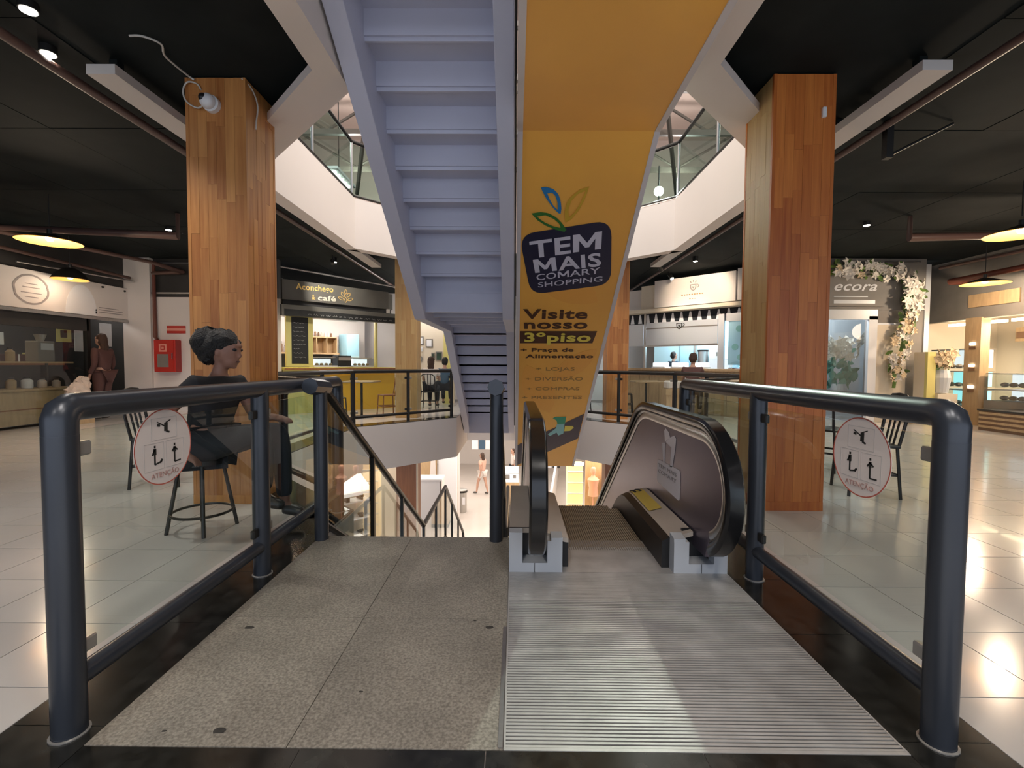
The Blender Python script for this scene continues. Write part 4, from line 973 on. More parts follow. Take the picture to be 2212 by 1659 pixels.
# ------------------------------------------------------------------ left shop
t = thing('shop_sign', 'long white fascia sign of the left shop with a ring emblem', 'sign')
box('board', 'wall_white', -8.20, -8.12, 6.2, 9.8, 2.01, 2.66, t, 0.005)
box('lower_rail', 'steel', -8.21, -8.11, 6.2, 9.8, 1.95, 2.005, t)
Cc = Vector((-8.118, 7.845, 2.335)); N_ = 40
ring = lambda r: [Cc+Vector((0, r*1.08*math.cos(2*math.pi*i/N_)*(1+0.02*math.sin(5*i)), r*0.92*math.sin(2*math.pi*i/N_))) for i in range(N_)]
MB().ring_plate(ring(0.275), ring(0.245), (1, 0, 0), 0.004).build('ring_emblem', 'grey_print', t)
for k, (w, z) in enumerate(((0.2, 2.42), (0.28, 2.36), (0.34, 2.27), (0.22, 2.20))): box('emblem_line', 'grey_print', -8.12, -8.116, 7.845-w/2, 7.845+w/2, z, z+0.014, t)
for k in range(3): box('contact_line', 'grey_print', -8.12, -8.116, 9.12, 9.66-0.1*(k == 0), 2.185-k*0.045, 2.20-k*0.045, t)
for k in range(2): MB().cyl((-8.12, 9.05, 2.13-k*0.05), (-8.115, 9.05, 2.13-k*0.05), 0.018, 12).build('contact_mark', 'grey_print', t)
MB().plate([Vector((-8.118, 8.75+0.32*math.cos(a), 2.02+0.55*math.sin(a))) for a in [math.pi*i/20 for i in range(21)]], (1, 0, 0), 0.003).build('arch_print', 'paper_white', t)
for y_ in (9.2, 9.72): MB().cyl((-8.12, y_, 2.60), (-8.10, y_, 2.60), 0.02, 10).build('fixing', 'dark_metal', t)
struct(MB().box(-10.4, -8.4, 6.0, 6.1, 0, 2.6).box(-10.5, -10.4, 6.0, 10.4, 0, 3.3).box(-10.4, -8.2, 10.3, 10.4, 0, 3.3).build('wall_shop_left', 'wall_dark'), 'inside walls of the left shop')
struct(box('window_2', 'glass_shop', -8.25, -8.235, 7.15, 8.95, 0.05, 1.95), 'glass shop window of the left shop')
for y_, lab in ((7.1, 'left'), (8.97, 'right')): struct(box('trim_9%d' % (1 if lab == 'left' else 2), 'dark_metal', -8.28, -8.2, y_-0.04, y_+0.04, 0, 1.96), 'dark %s frame of the left shop window' % lab)
struct(box('trim_93', 'wall_dark', -8.27, -8.2, 7.1, 8.97, 1.72, 1.95), 'dark header of the left shop window')
point('shop_lamp', (-9.3, 8.2, 2.4), 16, NEUT, 0.2); point('shop_lamp_b', (-9.0, 9.6, 2.5), 26, NEUT, 0.2)
def shop_item(name, label, cat, group, mm, x0, x1, y0, y1, z0, z1, extra=None):
    t = thing(name, label, cat, group)
    box('body', mm, x0, x1, y0, y1, z0, z1, t, 0.004)
    if extra: extra(t)
    return t
t = thing('display_counter', 'light wood display counter in the left shop window', 'counter')
box('front', 'wood_light', -8.5, -8.35, 7.2, 8.9, 0.05, 0.62, t); box('top', 'wood_light', -8.9, -8.33, 7.2, 8.9, 0.62, 0.66, t); box('groove_line', 'wood_laminate', -8.352, -8.345, 7.2, 8.9, 0.3, 0.32, t)
t = thing('shop_shelf', 'wooden shelf behind the left shop window', 'shelf')
box('board', 'wood_light', -9.0, -8.45, 7.2, 8.9, 1.10, 1.13, t); box('leg', 'dark_metal', -8.9, -8.87, 7.25, 7.28, 0.66, 1.1, t); box('leg', 'dark_metal', -8.9, -8.87, 8.8, 8.83, 0.66, 1.1, t)
def jar(t, x, y, z, r, h, mm, cap_m):
    MB().lathe([(r*0.9, 0), (r, h*0.1), (r, h*0.7), (r*0.5, h*0.85), (r*0.5, h*0.9)], (x, y, z), 14).build('body', mm, t, smooth=True)
    MB().cyl((x, y, z+h*0.88), (x, y, z+h), r*0.6, 12).build('lid', cap_m, t, smooth=True)
ji = 0
for zb_, lab in ((0.66, 'counter'), (1.13, 'shelf')):
    for k in range(6 if zb_ < 1 else 3):
        y = 7.35+k*0.26; ji += 1; mm = random.choice(('brown_box', 'pastel', 'paper_white', 'wood_light'))
        t = thing('shop_jar', ['first', 'second', 'third', 'fourth', 'fifth', 'sixth'][k]+' jar from the left on the left shop %s' % lab, 'jar', 'jars in the left shop window')
        jar(t, -8.55, y, zb_, random.uniform(0.05, 0.08), random.uniform(0.14, 0.26), mm, 'dark_metal')
shop_item('price_card', 'white card sign above the plant in the left shop window', 'sign', None, 'paper_white', -8.33, -8.325, 7.27, 7.58, 1.40, 1.60)
shop_item('yellow_poster', 'yellow poster hanging in the left shop', 'poster', None, 'yellow_pale', -8.5, -8.49, 8.62, 8.92, 1.50, 1.95, lambda t: box('print', 'brown_print', -8.49, -8.487, 8.7, 8.83, 1.58, 1.72, t))
shop_item('white_banner', 'white banner beside the yellow poster', 'banner', None, 'paper_white', -8.5, -8.49, 8.98, 9.25, 1.33, 1.92)
shop_item('grey_poster', 'pale grey poster beside the white pillar', 'poster', None, 'newel_paint', -8.4, -8.39, 9.42, 9.70, 1.45, 1.92)
shop_item('orange_lamp_panel', 'glowing orange panel under the shop header', 'panel', None, 'case_amber', -8.9, -8.5, 7.7, 8.6, 1.90, 1.96)
t = thing('window_plant', 'small green plant in the left shop window', 'plant')
MB().lathe([(0.06, 0), (0.08, 0.12)], (-8.42, 7.42, 1.13), 14, True).build('pot', 'brown_box', t)
lm = MB()
for k in range(26):
    a = random.uniform(0, 6.28); r = random.uniform(0.02, 0.12); z = random.uniform(1.26, 1.42); p = Vector((-8.42+r*math.cos(a)*0.6, 7.42+r*math.sin(a), z))
    lm.plate([p, p+Vector((0.02, 0.04, 0.03)), p+Vector((0.0, 0.09, 0.01)), p+Vector((-0.01, 0.04, -0.02))], (1, 0, 0.3), 0.002)
lm.build('leaves', 'leaf', t)
for k in range(5):
    t = thing('gift_box', ['first', 'second', 'third', 'fourth', 'fifth'][k]+' gift box from the left at the back of the left shop', 'box', 'gift boxes at the back of the left shop')
    y = 7.5+k*0.42; w = random.uniform(0.1, 0.16); h = random.uniform(0.15, 0.4)
    box('carton', ('brown_box', 'wood_light', 'pastel', 'cloth_maroon', 'yellow_pale')[k], -9.6, -9.35, y-w, y+w, 1.10, 1.10+h, t, 0.006); box('ribbon', 'paper_white', -9.352, -9.345, y-0.015, y+0.015, 1.10, 1.10+h, t)
t = thing('back_shelf', 'dark back shelf of the left shop', 'shelf'); box('board', 'wood_laminate', -9.7, -9.3, 7.2, 9.6, 1.06, 1.10, t); box('support', 'dark_metal', -9.6, -9.5, 7.3, 7.36, 0, 1.06, t); box('support', 'dark_metal', -9.6, -9.5, 9.4, 9.46, 0, 1.06, t)
t = thing('coffee_grinder', 'grey coffee machine on the left shop shelf', 'machine'); box('body', 'wall_grey', -8.75, -8.5, 8.3, 8.6, 1.13, 1.50, t, 0.01); box('panel', 'newel_paint', -8.5, -8.49, 8.34, 8.56, 1.34, 1.46, t); MB().lathe([(0.05, 0), (0.09, 0.12)], (-8.62, 8.45, 1.5), 14, True).build('hopper', 'foil', t)
t = thing('laundry_bundle', 'pale cloth bundle at the left shop door', 'bundle'); cm = MB().ball((-8.0, 8.5, 0.58), (0.16, 0.20, 0.17), 20, 12).ball((-8.0, 8.58, 0.72), (0.10, 0.13, 0.14), 16, 10)
for v in cm.bm.verts: v.co += Vector((random.uniform(-1, 1), random.uniform(-1, 1), random.uniform(-1, 1)))*0.022
cm.build('cloth', 'pastel', t); box('stool', 'wood_light', -8.15, -7.85, 8.34, 8.66, 0, 0.42, t)
t = thing('hanging_dish_lamp', 'small lit dish lamp inside the left shop', 'lamp')
MB().lathe([(0.02, 0.1), (0.22, 0.0)], (-9.3, 7.95, 1.75), 20).build('shade', 'foil', t, smooth=True); MB().cyl((-9.3, 7.95, 1.75), (-9.3, 7.95, 1.755), 0.12, 16).build('diffuser', 'tube_light', t); MB().cyl((-9.3, 7.95, 1.85), (-9.3, 7.95, 3.3), 0.006, 6).build('cord', 'lamp_black', t)

# ------------------------------------------------------------------ left cafe on the diagonal
dU = Vector((1, 1, 0)).normalized(); dN = Vector((1, -1, 0)).normalized()     # along the front, out of the front
A0 = Vector((-5.05, 10.15, 0))
def cp(s_, off=0.0, z=0.0): return A0+dU*s_+dN*off+Vector((0, 0, z))
def cbox(name, mm, s0, s1, o0, o1, z0, z1, parent=None, bevel=0.0):
    return MB().obox(cp(s0, o0, z0), dU, dN, (0, 0, 1), s1-s0, o1-o0, z1-z0).build(name, mm, parent, bevel=bevel)
t = thing('cafe_sign', 'dark grey cafe sign with gold lettering and coffee plant', 'sign')
cbox('board', 'sign_grey', 0.0, 2.56, -0.12, 0.0, 2.52, 2.95, t); cbox('shadow_gap', 'wall_dark', 0.05, 2.7, -0.3, -0.1, 2.40, 2.52, t)
cbox('end_panel', 'sign_grey', 2.56, 2.75, -0.3, -0.12, 2.52, 2.93, t)
text('lettering', 'Aconchego', cp(0.29, 0.002, 2.765), cp(1.13, 0.002, 2.785), cp(0.29, 0.002, 2.90), 'sign_gold', t, 0.002, bold=0.02)
text('lettering', '&', cp(0.64, 0.002, 2.57), cp(0.70, 0.002, 2.57), cp(0.64, 0.002, 2.69), 'sign_gold', t, 0.002)
text('lettering', 'café', cp(0.77, 0.002, 2.565), cp(1.19, 0.002, 2.58), cp(0.77, 0.002, 2.69), 'sign_cream', t, 0.002, bold=0.02)
for (s_, z, L_, W_, g) in ((1.43, 2.83, 0.12, 0.035, 90), (1.36, 2.76, 0.14, 0.04, 125), (1.50, 2.76, 0.14, 0.04, 55), (1.32, 2.66, 0.17, 0.035, 160), (1.54, 2.66, 0.17, 0.035, 20), (1.43, 2.64, 0.14, 0.03, 90)):
    o_ = leafpts(s_, z, L_, W_, R(g), 8); i_ = leafpts(s_, z, L_*0.8, W_*0.68, R(g), 8)
    MB().ring_plate([cp(a, 0.003, b) for a, b in o_], [cp(a, 0.003, b) for a, b in i_], dN, 0.002).build('coffee_leaf', 'sign_gold', t)
t = thing('cafe_awning', 'grey roller awning case with chalk writing over the cafe counter', 'awning')
cbox('case', 'sign_grey', -0.05, 2.75, -0.05, 0.12, 2.16, 2.40, t, 0.008); cbox('valance', 'chalkboard', 0.0, 2.72, 0.12, 0.125, 2.165, 2.30, t)
cbox('side_arm', 'steel', 2.5, 2.6, -0.05, 0.0, 2.38, 2.52, t)
random.seed(3)
s_ = 0.5
while s_ < 2.6:
    w = random.uniform(0.05, 0.14); pts = [cp(s_+w*i/6, 0.128, 2.215+0.018*math.sin(i*2.1+s_*9)) for i in range(7)]
    MB().tube(pts, 0.004, 4).build('chalk_word', 'chalk', t); s_ += w+0.05
struct(MB().obox(cp(-0.15, -1.2, 0), dU, dN, (0, 0, 1), 0.12, 1.2, 2.56).build('wall_cafe_side', 'wall_cream'), 'cream wall beside the left cafe')
t = thing('vent_grille', 'dark slatted vent above the left cafe corner', 'vent')
for k in range(9): cbox('slat', 'wall_grey', -0.25, 0.05, -0.14, -0.10, 2.52+k*0.055, 2.545+k*0.055, t)
cbox('backing', 'wall_dark', -0.28, 0.10, -0.2, -0.14, 2.48, 3.05, t)
t = thing('menu_board', 'tall chalk menu board in a yellow frame at the left cafe', 'menu board')
cbox('frame', 'yellow_pale', 0.08, 0.66, -0.10, -0.02, 1.05, 2.16, t); cbox('slate', 'chalkboard', 0.19, 0.55, -0.02, -0.012, 1.12, 2.15, t)
random.seed(5)
for k in range(9):
    z = 2.02-k*0.095; w = random.uniform(0.12, 0.27)
    MB().tube([cp(0.23+w*i/7, -0.008, z+0.012*math.sin(i*2.3+k)) for i in range(8)], 0.0045, 4).build('chalk_line', 'chalk', t)
t = thing('cafe_counter', 'yellow fronted cafe counter on the diagonal', 'counter')
cbox('front', 'mustard_panel', 0.75, 2.75, -0.45, -0.02, 0.0, 0.98, t); cbox('pale_front', 'yellow_pale', 0.0, 0.75, -0.45, -0.02, 0.0, 0.98, t)
cbox('top', 'yellow_paint', -0.02, 2.78, -0.5, 0.14, 0.98, 1.04, t, 0.006); cbox('top_edge', 'wood_laminate', -0.02, 2.78, 0.14, 0.15, 0.985, 1.02, t)
struct(MB().obox(cp(-0.2, -2.4, 0), dU, dN, (0, 0, 1), 3.3, 0.08, 3.2).build('wall_cafe_back', 'wall_white'), 'white back wall inside the left cafe')
struct(MB().obox(cp(-0.2, -2.4, 2.35), dU, dN, (0, 0, 1), 3.0, 2.1, 0.05).build('ceiling_cafe', 'wall_white'), 'white ceiling inside the left cafe')
point('cafe_light_a', cp(0.9, -1.1, 2.25), 45, NEUT, 0.15); point('cafe_light_b', cp(2.0, -1.2, 2.25), 45, NEUT, 0.15)
t = thing('cafe_downlight', 'lit white downlight in the left cafe ceiling', 'lamp')
MB().cyl(cp(2.05, -0.8, 2.345), cp(2.05, -0.8, 2.35), 0.12, 20).build('lens', 'tube_light', t); MB().cyl(cp(2.05, -0.8, 2.349), cp(2.05, -0.8, 2.354), 0.14, 20).build('rim', 'paper_white', t)
# shelves and things behind the counter
t = thing('wall_shelf', 'long pale shelf on the cafe back wall', 'shelf'); cbox('board', 'wood_light', 0.55, 2.15, -2.3, -1.95, 1.38, 1.42, t); cbox('dark_panel', 'wall_dark', 0.5, 2.25, -2.31, -2.29, 1.0, 1.37, t)
t = thing('cube_shelf', 'three bay wooden cube shelf in the cafe', 'shelf')
cbox('back', 'wood_light', 1.25, 2.10, -2.30, -2.28, 1.42, 1.85, t); cbox('top', 'wood_light', 1.25, 2.10, -2.28, -1.98, 1.83, 1.86, t)
for k in range(4): cbox('divider', 'wood_light', 1.25+k*0.277, 1.27+k*0.277, -2.28, -1.98, 1.42, 1.83, t)
for k in range(9):
    t = thing('small_bottle', ['first', 'second', 'third', 'fourth', 'fifth', 'sixth', 'seventh', 'eighth', 'ninth'][k]+' little bottle from the left on top of the cube shelf', 'bottle', 'bottles on the cube shelf')
    p = cp(1.29+k*0.088, -2.12, 1.86); jar(t, p.x, p.y, p.z, 0.025, random.uniform(0.12, 0.2), random.choice(('paper_white', 'pastel', 'brown_box')), 'paper_white')
for k in range(5):
    t = thing('coffee_tin', ['first', 'second', 'third', 'fourth', 'fifth'][k]+' tin from the left on the long cafe shelf', 'tin', 'tins on the long shelf')
    p = cp(0.66+k*0.12, -2.12, 1.42); h = random.uniform(0.18, 0.4); jar(t, p.x, p.y, p.z, 0.045, h, random.choice(('paper_white', 'brown_box', 'wall_grey', 'pastel')), 'dark_metal')
t = thing('wall_picture', 'small framed picture on the cafe back wall', 'picture'); cbox('frame', 'black_print', 0.36, 0.50, -2.32, -2.30, 1.66, 1.94, t); cbox('print', 'wall_cream', 0.38, 0.48, -2.30, -2.295, 1.68, 1.92, t)
for nm, s0, lab in (('a', 0.72, 'left glass pastry case on the cafe counter'), ('b', 1.66, 'right glass pastry case on the cafe counter')):
    t = thing('pastry_case', lab, 'display case')
    cbox('base', 'paper_white', s0, s0+0.55, -0.42, -0.1, 1.04, 1.08, t); cbox('glass_front', 'glass_shop', s0, s0+0.55, -0.11, -0.10, 1.08, 1.26, t); cbox('top', 'foil', s0, s0+0.55, -0.42, -0.2, 1.26, 1.28, t); cbox('inside_glow', 'case_white', s0+0.04, s0+0.5, -0.40, -0.38, 1.09, 1.24, t)
    for k in range(4): MB().ball(cp(s0+0.1+k*0.11, -0.22, 1.11), (0.045, 0.045, 0.03), 10, 6).build('pastry', 'wood_light', t)
t = thing('espresso_machine', 'dark espresso machine between the pastry cases', 'machine'); cbox('body', 'wall_dark', 1.28, 1.62, -0.42, -0.12, 1.06, 1.32, t, 0.01); cbox('panel', 'foil', 1.30, 1.60, -0.12, -0.11, 1.2, 1.28, t); cbox('tray', 'chrome', 1.28, 1.62, -0.12, -0.04, 1.045, 1.07, t)
t = thing('fridge', 'pale blue fridge inside the left cafe', 'fridge'); cbox('cabinet', 'sky_blue', 2.25, 2.62, -2.2, -1.7, 0.0, 1.95, t, 0.01); cbox('door', 'tile_blue', 2.27, 2.60, -1.70, -1.68, 0.05, 1.35, t); cbox('handle', 'chrome', 2.29, 2.31, -1.68, -1.66, 0.9, 1.2, t)
struct(cbox('trim_94', 'yellow_pale', 2.20, 2.26, -0.10, -0.02, 1.04, 2.18), 'yellow post at the right end of the cafe counter')

# ------------------------------------------------------------------ corridor wall with pictures, far left of the stairs
struct(box('wall_pictures', 'wall_cream', -3.1, -1.75, 13.5, 13.6, 0, 2.6), 'bright white wall hung with small frames')
struct(box('trim_95', 'yellow_pale', -2.06, -1.80, 13.44, 13.5, 0, 2.0), 'pale yellow panel at the end of the picture wall')
for k, (x, z, w, h, lab) in enumerate(((-2.74, 1.80, 0.20, 0.24, 'square framed print, leftmost on the picture wall'), (-2.48, 1.73, 0.20, 0.24, 'square framed print, second on the picture wall'), (-2.74, 1.56, 0.16, 0.14, 'pale unframed print on the picture wall'), (-2.37, 1.36, 0.10, 0.2, 'small dark framed print beside the yellow panel'), (-2.20, 1.36, 0.18, 0.26, 'dark green framed board beside the yellow panel'))):
    t = thing('picture', lab, 'picture', 'pictures on the corridor wall')
    box('frame', 'wall_grey' if k != 2 else 'paper_white', x-w/2, x+w/2, 13.47, 13.5, z-h/2, z+h/2, t); box('print', 'paper_white' if k < 3 else 'green_dark', x-w/2+0.03, x+w/2-0.03, 13.46, 13.47, z-h/2+0.03, z+h/2-0.03, t)
t = thing('wall_plate', 'round grey plate on the picture wall', 'plate'); MB().cyl((-2.76, 13.5, 1.28), (-2.76, 13.47, 1.28), 0.09, 20).build('dish', 'wall_grey', t); MB().cyl((-2.76, 13.472, 1.28), (-2.76, 13.462, 1.28), 0.055, 20).build('well', 'newel_paint', t)
point('corridor_lamp', (-2.5, 12.7, 2.7), 45, NEUT, 0.15)
# ------------------------------------------------------------------ right cafe on the diagonal
eU = Vector((1, -1, 0)).normalized(); eN = Vector((-1, -1, 0)).normalized()
B0 = Vector((2.95, 12.05, 0))
def rp(s_, off=0.0, z=0.0): return B0+eU*s_+eN*off+Vector((0, 0, z))
def rbox(name, mm, s0, s1, o0, o1, z0, z1, parent=None, bevel=0.0):
    return MB().obox(rp(s0, o0, z0), eU, eN, (0, 0, 1), s1-s0, o1-o0, z1-z0).build(name, mm, parent, bevel=bevel)
def cup(t, s_, z, k, off, mm):
    prof = [(-0.07, 0.07), (0.07, 0.07), (0.065, 0.0), (0.045, -0.045), (0.0, -0.07), (-0.045, -0.045), (-0.065, 0.0)]
    hp = [(-0.048, 0.055), (0.048, 0.055), (0.045, 0.005), (0.03, -0.03), (0.0, -0.048), (-0.03, -0.03), (-0.045, 0.005)]
    f = lambda p: [rp(s_+a*k, off, z+b*k) for a, b in p]
    MB().ring_plate(f(prof), f(hp), eN, 0.003).build('cup_outline', mm, t)
    MB().plate(f([(0, -0.022), (0.026, 0.008), (0.022, 0.024), (0.010, 0.026), (0, 0.016), (-0.010, 0.026), (-0.022, 0.024), (-0.026, 0.008)]), eN, 0.003).build('cup_heart', mm, t)
    MB().tube([rp(s_+0.07*k+0.045*k*math.cos(a), off+0.002, z+0.03*k+0.035*k*math.sin(a)) for a in [R(-80)+R(160)*i/8 for i in range(9)]], 0.007*k, 5).build('cup_handle', mm, t)
t = thing('cafe_sign', 'cream box sign with a coffee cup over the right cafe', 'sign')
rbox('front_panel', 'wall_white', 0.65, 2.56, -0.25, 0.0, 2.54, 3.19, t); rbox('left_panel', 'wall_white', -0.25, 0.22, -0.5, -0.25, 2.50, 3.06, t); rbox('return_panel', 'wall_cream', 0.22, 0.65, -0.35, -0.12, 2.50, 3.12, t)
rbox('right_panel', 'wall_white', 2.58, 3.0, -0.3, -0.05, 2.56, 3.24, t); rbox('soffit', 'wall_cream', -0.25, 3.0, -0.6, 0.02, 2.44, 2.52, t)
cup(t, 1.62, 2.93, 1.1, 0.002, 'grey_print')
for (a, b) in ((1.56, 3.06), (1.62, 3.08), (1.68, 3.06)): MB().plate([rp(x, 0.002, z) for x, z in leafpts(a, b, 0.06, 0.012, R(90+(1.62-a)*500), 6)], eN, 0.002).build('steam_leaf', 'grey_print', t)
for k in range(9): rbox('small_letter', 'faint_brown_print', 1.34+k*0.06, 1.375+k*0.06, 0.0, 0.003, 2.765, 2.79, t)
for k in range(3): rbox('small_letter', 'faint_brown_print', 1.53+k*0.06, 1.565+k*0.06, 0.0, 0.003, 2.67, 2.685, t)
t = thing('cafe_canopy', 'dark canopy with white pointed pennants over the right cafe', 'canopy')
rbox('band', 'cloth_navy', -0.25, 2.95, -0.5, -0.30, 2.16, 2.44, t)
for k in range(14):
    s0 = -0.18+k*0.222; MB().plate([rp(s0, -0.295, 2.20), rp(s0+0.115, -0.295, 2.20), rp(s0+0.075, -0.295, 2.42), rp(s0+0.04, -0.295, 2.42)], eN, 0.006).build('pennant', 'paper_white', t)
t = thing('menu_board', 'white hanging menu panel with a coffee cup at the right cafe', 'menu board')
rbox('panel', 'newel_paint', 0.30, 2.10, -0.28, -0.24, 1.64, 2.20, t); rbox('grey_band', 'wall_grey', 0.30, 2.10, -0.24, -0.235, 2.04, 2.07, t)
rbox('left_panel', 'newel_paint', -0.2, 0.22, -0.28, -0.24, 1.62, 2.18, t); cup(t, 1.19, 2.08, 1.1, -0.23, 'black_print')
rbox('lower_rail', 'steel', 0.28, 2.12, -0.29, -0.23, 1.60, 1.64, t)
struct(rbox('trim_96', 'steel', 0.24, 0.29, -0.3, -0.24, 1.05, 2.44), 'steel post left of the right cafe menu panel')
struct(rbox('trim_97', 'newel_paint', 2.12, 2.25, -0.3, -0.22, 1.05, 2.3), 'white post right of the menu panel')
t = thing('cafe_counter', 'pale wood cafe counter of the right cafe', 'counter')
rbox('front', 'wood_light', -0.3, 3.0, -0.5, -0.05, 0.0, 1.0, t); rbox('top', 'wood_light', -0.35, 3.05, -0.55, 0.08, 1.0, 1.06, t, 0.006)
for k in range(12): rbox('front_plank', 'wood_light', -0.28+k*0.27, -0.02+k*0.27, -0.05, -0.035, 0.03, 0.99, t)
struct(MB().obox(rp(-0.4, -2.05, 0), eU, eN, (0, 0, 1), 2.9, 0.08, 3.2).obox(rp(2.5, -2.0, 0), eU, eN, (0, 0, 1), 0.05, 1.4, 3.2).build('wall_kitchen_back', 'tile_blue'), 'pale blue kitchen wall of the right cafe')
struct(MB().obox(rp(-0.4, -2.0, 2.5), eU, eN, (0, 0, 1), 2.9, 1.4, 0.05).build('ceiling_kitchen', 'wall_white'), 'white kitchen ceiling of the right cafe')
point('kitchen_light', rp(0.9, -1.4, 2.3), 65, COOL, 0.2); point('kitchen_light_b', rp(2.0, -1.3, 2.3), 65, COOL, 0.2)
t = thing('fridge', 'white chest fridge in the kitchen of the right cafe', 'fridge'); rbox('cabinet', 'paper_white', 1.35, 1.95, -1.95, -1.6, 0.0, 1.62, t, 0.01); rbox('door_seam', 'newel_paint', 1.36, 1.94, -1.6, -1.595, 1.3, 1.31, t); rbox('handle', 'wall_grey', 1.55, 1.58, -1.6, -1.57, 1.38, 1.48, t)
t = thing('water_boiler', 'steel water boiler beside the kitchen fridge', 'boiler'); MB().cyl(rp(1.15, -1.7, 0.9), rp(1.15, -1.7, 1.5), 0.13, 18).build('tank', 'steel', t, smooth=True); MB().cyl(rp(1.15, -1.7, 1.5), rp(1.15, -1.7, 1.55), 0.14, 18).build('lid', 'dark_metal', t, smooth=True); MB().cyl(rp(1.15, -1.56, 1.0), rp(1.15, -1.48, 1.0), 0.02, 8).build('tap', 'dark_metal', t)
t = thing('kitchen_door', 'open blue doorway in the right cafe kitchen', 'door'); rbox('leaf', 'sky_blue', 0.42, 0.80, -1.95, -1.91, 0.0, 2.05, t); rbox('jamb', 'wall_grey', 0.80, 0.86, -1.95, -1.89, 0, 2.1, t)
t = thing('cup_board', 'pale blue panel with cup prints at the right cafe', 'panel'); rbox('panel', 'sky_blue', 2.35, 2.78, -0.25, -0.22, 1.15, 2.12, t); rbox('frame_top', 'newel_paint', 2.30, 2.84, -0.26, -0.20, 2.12, 2.30, t)
for k, (a, b) in enumerate(((2.58, 1.95), (2.5, 1.55), (2.62, 1.32))): MB().cyl(rp(a, -0.22, b), rp(a, -0.21, b), 0.07, 14).build('print', 'cyan_print', t)
for k, lab in enumerate(('left', 'middle', 'right')):
    t = thing('food_box', '%s clear food box on the right cafe counter' % lab, 'box', 'food boxes on the right counter')
    rbox('tray', 'paper_white', 0.55+k*0.5, 0.90+k*0.5, -0.4, -0.1, 1.06, 1.10, t); rbox('cover', 'case_white', 0.57+k*0.5, 0.88+k*0.5, -0.38, -0.12, 1.10, 1.20, t, 0.01)
t = thing('glass_dome', 'glass cake dome at the right end of the counter', 'dome'); MB().ball(rp(2.55, -0.22, 1.10), (0.16, 0.16, 0.13), 18, 10).build('dome', 'glass_shop', t, smooth=True); MB().cyl(rp(2.55, -0.22, 1.06), rp(2.55, -0.22, 1.09), 0.18, 18).build('plate', 'chrome', t, smooth=True)
# ------------------------------------------------------------------ flower shop, facing us
struct(MB().box(5.3, 5.6, 9.6, 9.8, 0, ZC).box(5.6, 8.3, 9.6, 9.8, 2.28, ZC).box(7.25, 8.3, 9.62, 9.8, 0, 2.28).build('wall_flower_shop', 'wall_grey'), 'grey wall of the flower shop front')
struct(box('trim_98', 'paper_white', 7.15, 7.32, 9.55, 9.62, 0, 2.15), 'white door post of the flower shop')
struct(box('trim_99', 'newel_paint', 5.6, 7.32, 9.55, 9.62, 2.08, 2.28), 'pale door head of the flower shop')
t = thing('pink_screen', 'pale pink panel beside the flower shop door', 'panel'); MB().prism_x([(9.585, 0), (9.585, 1.98), (9.615, 1.98), (9.615, 0)], 7.34, 7.95).build('panel', 'wall_cream', t); box('cap', 'paper_white', 7.34, 7.95, 9.585, 9.6, 1.98, 2.02, t)
struct(box('window_3', 'glass_shop', 5.62, 7.15, 9.66, 9.67, 0.05, 2.08), 'glass door of the flower shop')
struct(MB().box(5.55, 8.3, 10.8, 10.85, 0, 3.2).box(5.5, 5.55, 9.8, 10.8, 0, 3.2).box(8.3, 8.4, 9.6, 10.8, 0, 3.2).build('wall_flower_inside', 'newel_paint'), 'inside walls of the flower shop')
point('flower_shop_light', (6.5, 10.25, 2.7), 110, COOL, 0.2)
t = thing('shop_sign', 'white script lettering under the flower garland', 'sign')
box('board', 'wall_grey', 5.7, 7.45, 9.55, 9.6, 2.34, 2.98, t)
text('lettering', 'ecora', (6.42, 9.548, 2.66), (7.28, 9.548, 2.66), (6.42, 9.548, 2.86), 'paper_white', t, 0.002, bold=0.012, shear=0.35)
box('subtitle', 'newel_paint', 6.42, 7.25, 9.545, 9.55, 2.40, 2.47, t); box('subtitle', 'newel_paint', 6.42, 7.1, 9.545, 9.55, 2.53, 2.55, t)
t = thing('ceiling_strip', 'pale metal strip above the flower garland', 'strip'); box('bar', 'steel', 7.45, 8.1, 9.5, 9.56, 3.22, 3.25, t)
random.seed(11)
def flower_mesh():
    m = MB()
    for k in range(6):
        a = k*R(60); d = Vector((math.cos(a), 0.0, math.sin(a))); s_ = Vector((-math.sin(a), 0, math.cos(a)))
        m.plate([Vector((0, 0, 0)), d*0.5+s_*0.28+Vector((0, -0.25, 0)), d*1.0+Vector((0, -0.10, 0)), d*0.5-s_*0.28+Vector((0, -0.25, 0))], (0, -1, 0), 0.04)
    m.ball((0, -0.12, 0), (0.22, 0.12, 0.22), 8, 5); bmesh.ops.recalc_face_normals(m.bm, faces=m.bm.faces)
    me = bpy.data.meshes.new('flower'); m.bm.to_mesh(me); return me
def leaf_mesh():
    m = MB(); P = leafpts(0, 0, 1.0, 0.26, 0, 6); m.plate([Vector((a, 0.12*math.cos(a*3), b)) for a, b in P], (0, -1, 0), 0.02); bmesh.ops.recalc_face_normals(m.bm, faces=m.bm.faces)
    me = bpy.data.meshes.new('leaf'); m.bm.to_mesh(me); return me
FM, LM = {}, {}
def put(dct, fn, nm, mm, p, s_, par, flat=False):
    if mm not in dct: me = fn(); me.materials.append(MAT[mm]); dct[mm] = me
    o = bpy.data.objects.new(nm, dct[mm]); COL.objects.link(o); o.parent = par; o.location = p; o.scale = (s_, s_, s_); o.rotation_euler = (random.uniform(-0.5, 0.5), random.uniform(0, 6.28), random.uniform(-0.7, 0.7)); return o
t = thing('flower_garland', 'garland of white flowers and green leaves over the flower shop door', 'garland')
